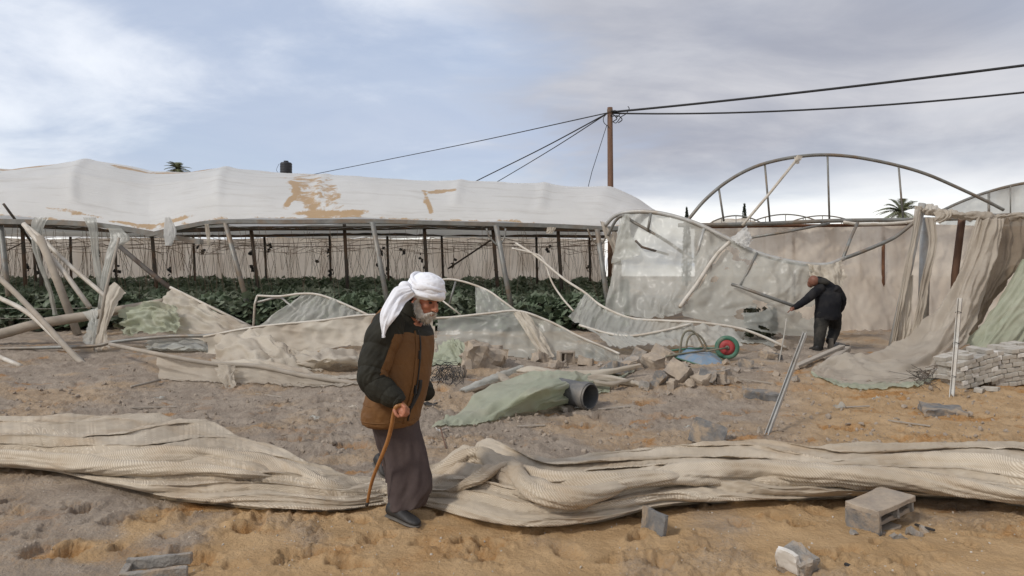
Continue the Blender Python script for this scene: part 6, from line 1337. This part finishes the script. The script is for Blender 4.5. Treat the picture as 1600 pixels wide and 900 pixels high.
# rear skirt swinging back with the trailing leg
loft_obj('robe_back', [rr_(612, 655, .12, .16, 4.80), rr_(617, 690, .12, .14, 4.86), rr_(622, 715, .12, .12, 4.92), rr_(624, 738, .11, .10, 4.98), rr_(622, 752, .09, .08, 5.0)], 'robe_cloth', man, 48, 50, rw)
def shoe(heel, toe, lift, name='shoe', parent=None, mat='shoe_black', s=1.0):
    d = (toe - heel); L = d.length; d = d.normalized(); sd_ = d.cross(up).normalized(); u2 = sd_.cross(d)
    prof = [(-.01, .020, .03, .045), (.02, .032, .045, .05), (.12, .036, .050, .052), (.30, .036, .046, .048), (.50, .040, .038, .038), (.70, .046, .030, .032), (.86, .042, .024, .026), (.96, .028, .018, .022), (1.0, .010, .010, .02)]
    rings = [(V3(heel + d * (L * t) + u2 * zc_ * s), V3(sd_ * w_ * s), V3(u2 * h_ * s)) for t, w_, h_, zc_ in prof]
    def fl(TH, TT): return np.where(np.sin(TH) < -.35, .92, 1.0)
    o = loft_obj(name, rings, mat, parent, 28, 40, fl)
    so_ = loft_obj('sole', [(V3(heel + d * (L * t) + u2 * .006 * s), V3(sd_ * (w_ + .004) * s), V3(u2 * .009 * s)) for t, w_, h_, zc_ in prof], 'sole_grey', o, 20, 30)
    return o
hl_ = Vector((-.825, 4.69, .035)); to_ = Vector((-.595, 4.515, .012))
hl_.z = surf(hl_.x, hl_.y) + .02; to_.z = surf(to_.x, to_.y) + .004
shoe(hl_, to_, 0, parent=man)
shoe(P(586, 724, 5.24), P(606, 748, 5.12), 0, parent=man)
cane = thing('walking_cane', 'brown wooden walking cane held by the stooped person', 'cane', cane_tip)
cpt = [cane_tip, cane_tip.lerp(cane_top, .3) + Vector((-.012, 0, 0)), cane_tip.lerp(cane_top, .7) + Vector((.012, 0, 0)), cane_top, cane_top + Vector((.025, .0, .030)), cane_top + Vector((.055, .01, .026)), cane_top + Vector((.075, .02, .0))]
tube('shaft', cpt, [.0095, .0115, .013, .0145, .015, .0145, .013], 'wood_cane', cane, 10, 60)
tube('ferrule', [cane_tip - cd * -.0, cane_tip - cd * .03], .0115, 'debris_dark', cane, 10)
# ---- man in black
m2 = thing('person', 'person in black jacket bending away beside the torn film, one foot lifted', 'person', gpt(1288, 0, 13.3))
g = Geo(); hc = P(1271, 439, 13.42)
g.add(ell(hc, (.088, .105, .108), E(25, 0, 20))); g.add(ell(hc + Vector((-.03, .06, -.06)), (.06, .06, .07))); g.add(tube_geo([hc + Vector((-.05, .09, -.02)), hc + Vector((-.06, .115, -.04))], [.012, .016], 8)); g.add(ell(hc + Vector((-.088, .01, -.015)), (.012, .02, .03))); g.add(ell(hc + Vector((.088, .0, -.015)), (.012, .02, .03)))
g.add(tube_geo([hc, P(1283, 446, 13.46), P(1290, 460, 13.42)], [.06, .06, .06], 12)); g.add(tube_geo([P(1292, 456, 13.42), P(1294, 475, 13.34), P(1293, 496, 13.3)], [.07, .10, .10], 12))
g.add(tube_geo([P(1284, 455, 13.38), P(1262, 467, 13.2), P(1246, 478, 13.1), P(1240, 481, 13.08)], [.05, .045, .036, .03], 10))
hp_ = P(1240, 481, 13.08); g.add(ell(hp_ + Vector((-.03, 0, -.02)), (.045, .02, .035), E(0, 30, 0)))
for i in range(4): g.add(tube_geo([hp_ + Vector((-.045, .012 * (i - 1.5), -.03)), hp_ + Vector((-.085, .014 * (i - 1.5), -.055 - .004 * i)), hp_ + Vector((-.108, .014 * (i - 1.5), -.085 - .004 * i))], [.010, .0095, .008], 6))
g.add(tube_geo([hp_ + Vector((-.02, -.02, -.02)), hp_ + Vector((-.045, -.035, -.045)), hp_ + Vector((-.06, -.035, -.065))], [.012, .011, .009], 6))
g.add(tube_geo([P(1305, 455, 13.38), P(1319, 470, 13.45), P(1312, 486, 13.6), P(1303, 490, 13.66)], [.05, .045, .036, .035], 10))
g.add(tube_geo([P(1284, 494, 13.3), P(1281, 522, 13.28), P(1278, 550, 13.3)], [.09, .065, .042], 10)); g.add(tube_geo([P(1303, 494, 13.32), P(1304, 514, 13.6), P(1297, 536, 13.36)], [.09, .065, .042], 10))
union(g, .008, 'body', 'skin_tan', m2, 3, .5)
X_ = Vector((1, 0, 0)); Y_ = Vector((0, 1, 0))
def r2(px, py, Y, a, b_, tilt=0): return (V3(P(px, py, Y)), V3(X_ * a), V3((Y_ * math.cos(R(tilt)) + up * math.sin(R(tilt))) * b_))
def jw2(TH, TT): return 1 + .05 * fbm(np.cos(TH) * 2 + 5, np.sin(TH) * 2 + TT * 6, 3) + .03 * np.abs(perlin(np.cos(TH) * 2, TT * 9))
loft_obj('jacket', [r2(1293, 500, 13.3, .21, .15), r2(1293, 496, 13.3, .235, .165), r2(1293, 484, 13.31, .23, .165), r2(1294, 470, 13.34, .24, .165, 10), r2(1293, 457, 13.38, .25, .16, 25), r2(1290, 447, 13.42, .20, .14, 40), r2(1285, 440, 13.46, .13, .10, 50), r2(1280, 437, 13.48, .095, .085, 50)], 'coat_black', m2, 48, 60, jw2)
def slv(pts): 
    pp = [P(*q[:3]) for q in pts]; return [sring(pp[i], pts[i][3], pp[min(i + 1, len(pp) - 1)] - pp[max(i - 1, 0)]) for i in range(len(pp))]
loft_obj('sleeve', slv([(1283, 449, 13.38, .09), (1274, 456, 13.30, .088), (1263, 466, 13.2, .078), (1252, 474, 13.13, .066), (1244, 479, 13.09, .056), (1240, 481, 13.08, .045)]), 'coat_black', m2, 28, 40, sw)
loft_obj('sleeve', slv([(1303, 450, 13.38, .09), (1309, 456, 13.40, .09), (1315, 468, 13.44, .085), (1313, 480, 13.52, .075), (1309, 487, 13.6, .065)]), 'coat_black', m2, 28, 40, sw)
link('hood', mesh(*ell(P(1286, 440, 13.36), (.13, .07, .06), E(30, 10, 0), 20)), 'trousers_dark', m2, True)
def tw(TH, TT): return 1 + .07 * fbm(np.cos(TH) * 1.5, TT * 8 + np.sin(TH), 3) + .04 * np.abs(perlin(np.cos(TH) * 2, TT * 12))
g = Geo(); 
for pts in ([(1285, 488, 13.31, .14), (1283, 505, 13.29, .125), (1281, 522, 13.27, .105), (1279, 538, 13.28, .092), (1277, 550, 13.3, .088)], [(1302, 488, 13.33, .14), (1304, 502, 13.46, .125), (1304, 514, 13.56, .11), (1301, 525, 13.46, .095), (1297, 535, 13.38, .085)]):
    Q, TH, TT = loft(slv(pts), 28, 44, tw); n_ = 28; vs = [tuple(v_) for v_ in Q.reshape(-1, 3)]; fs = [(i * n_ + j, i * n_ + (j + 1) % n_, (i + 1) * n_ + (j + 1) % n_, (i + 1) * n_ + j) for i in range(43) for j in range(n_)] + [tuple(range(n_))[::-1], tuple(43 * n_ + j for j in range(n_))]
    g.add((vs, fs))
g.add(ell(P(1293, 491, 13.32), (.25, .17, .13)))
union(g, .014, 'trousers', 'trousers_dark', m2, 2, .5)
f0 = gpt(1277, 0, 13.22); shoe(f0 + Vector((.01, -.02, .0)), f0 + Vector((-.03, .24, .01)), 0, parent=m2, s=1.15)
shoe(P(1299, 529, 13.30), P(1298, 549, 13.34), 0, parent=m2, s=1.15)
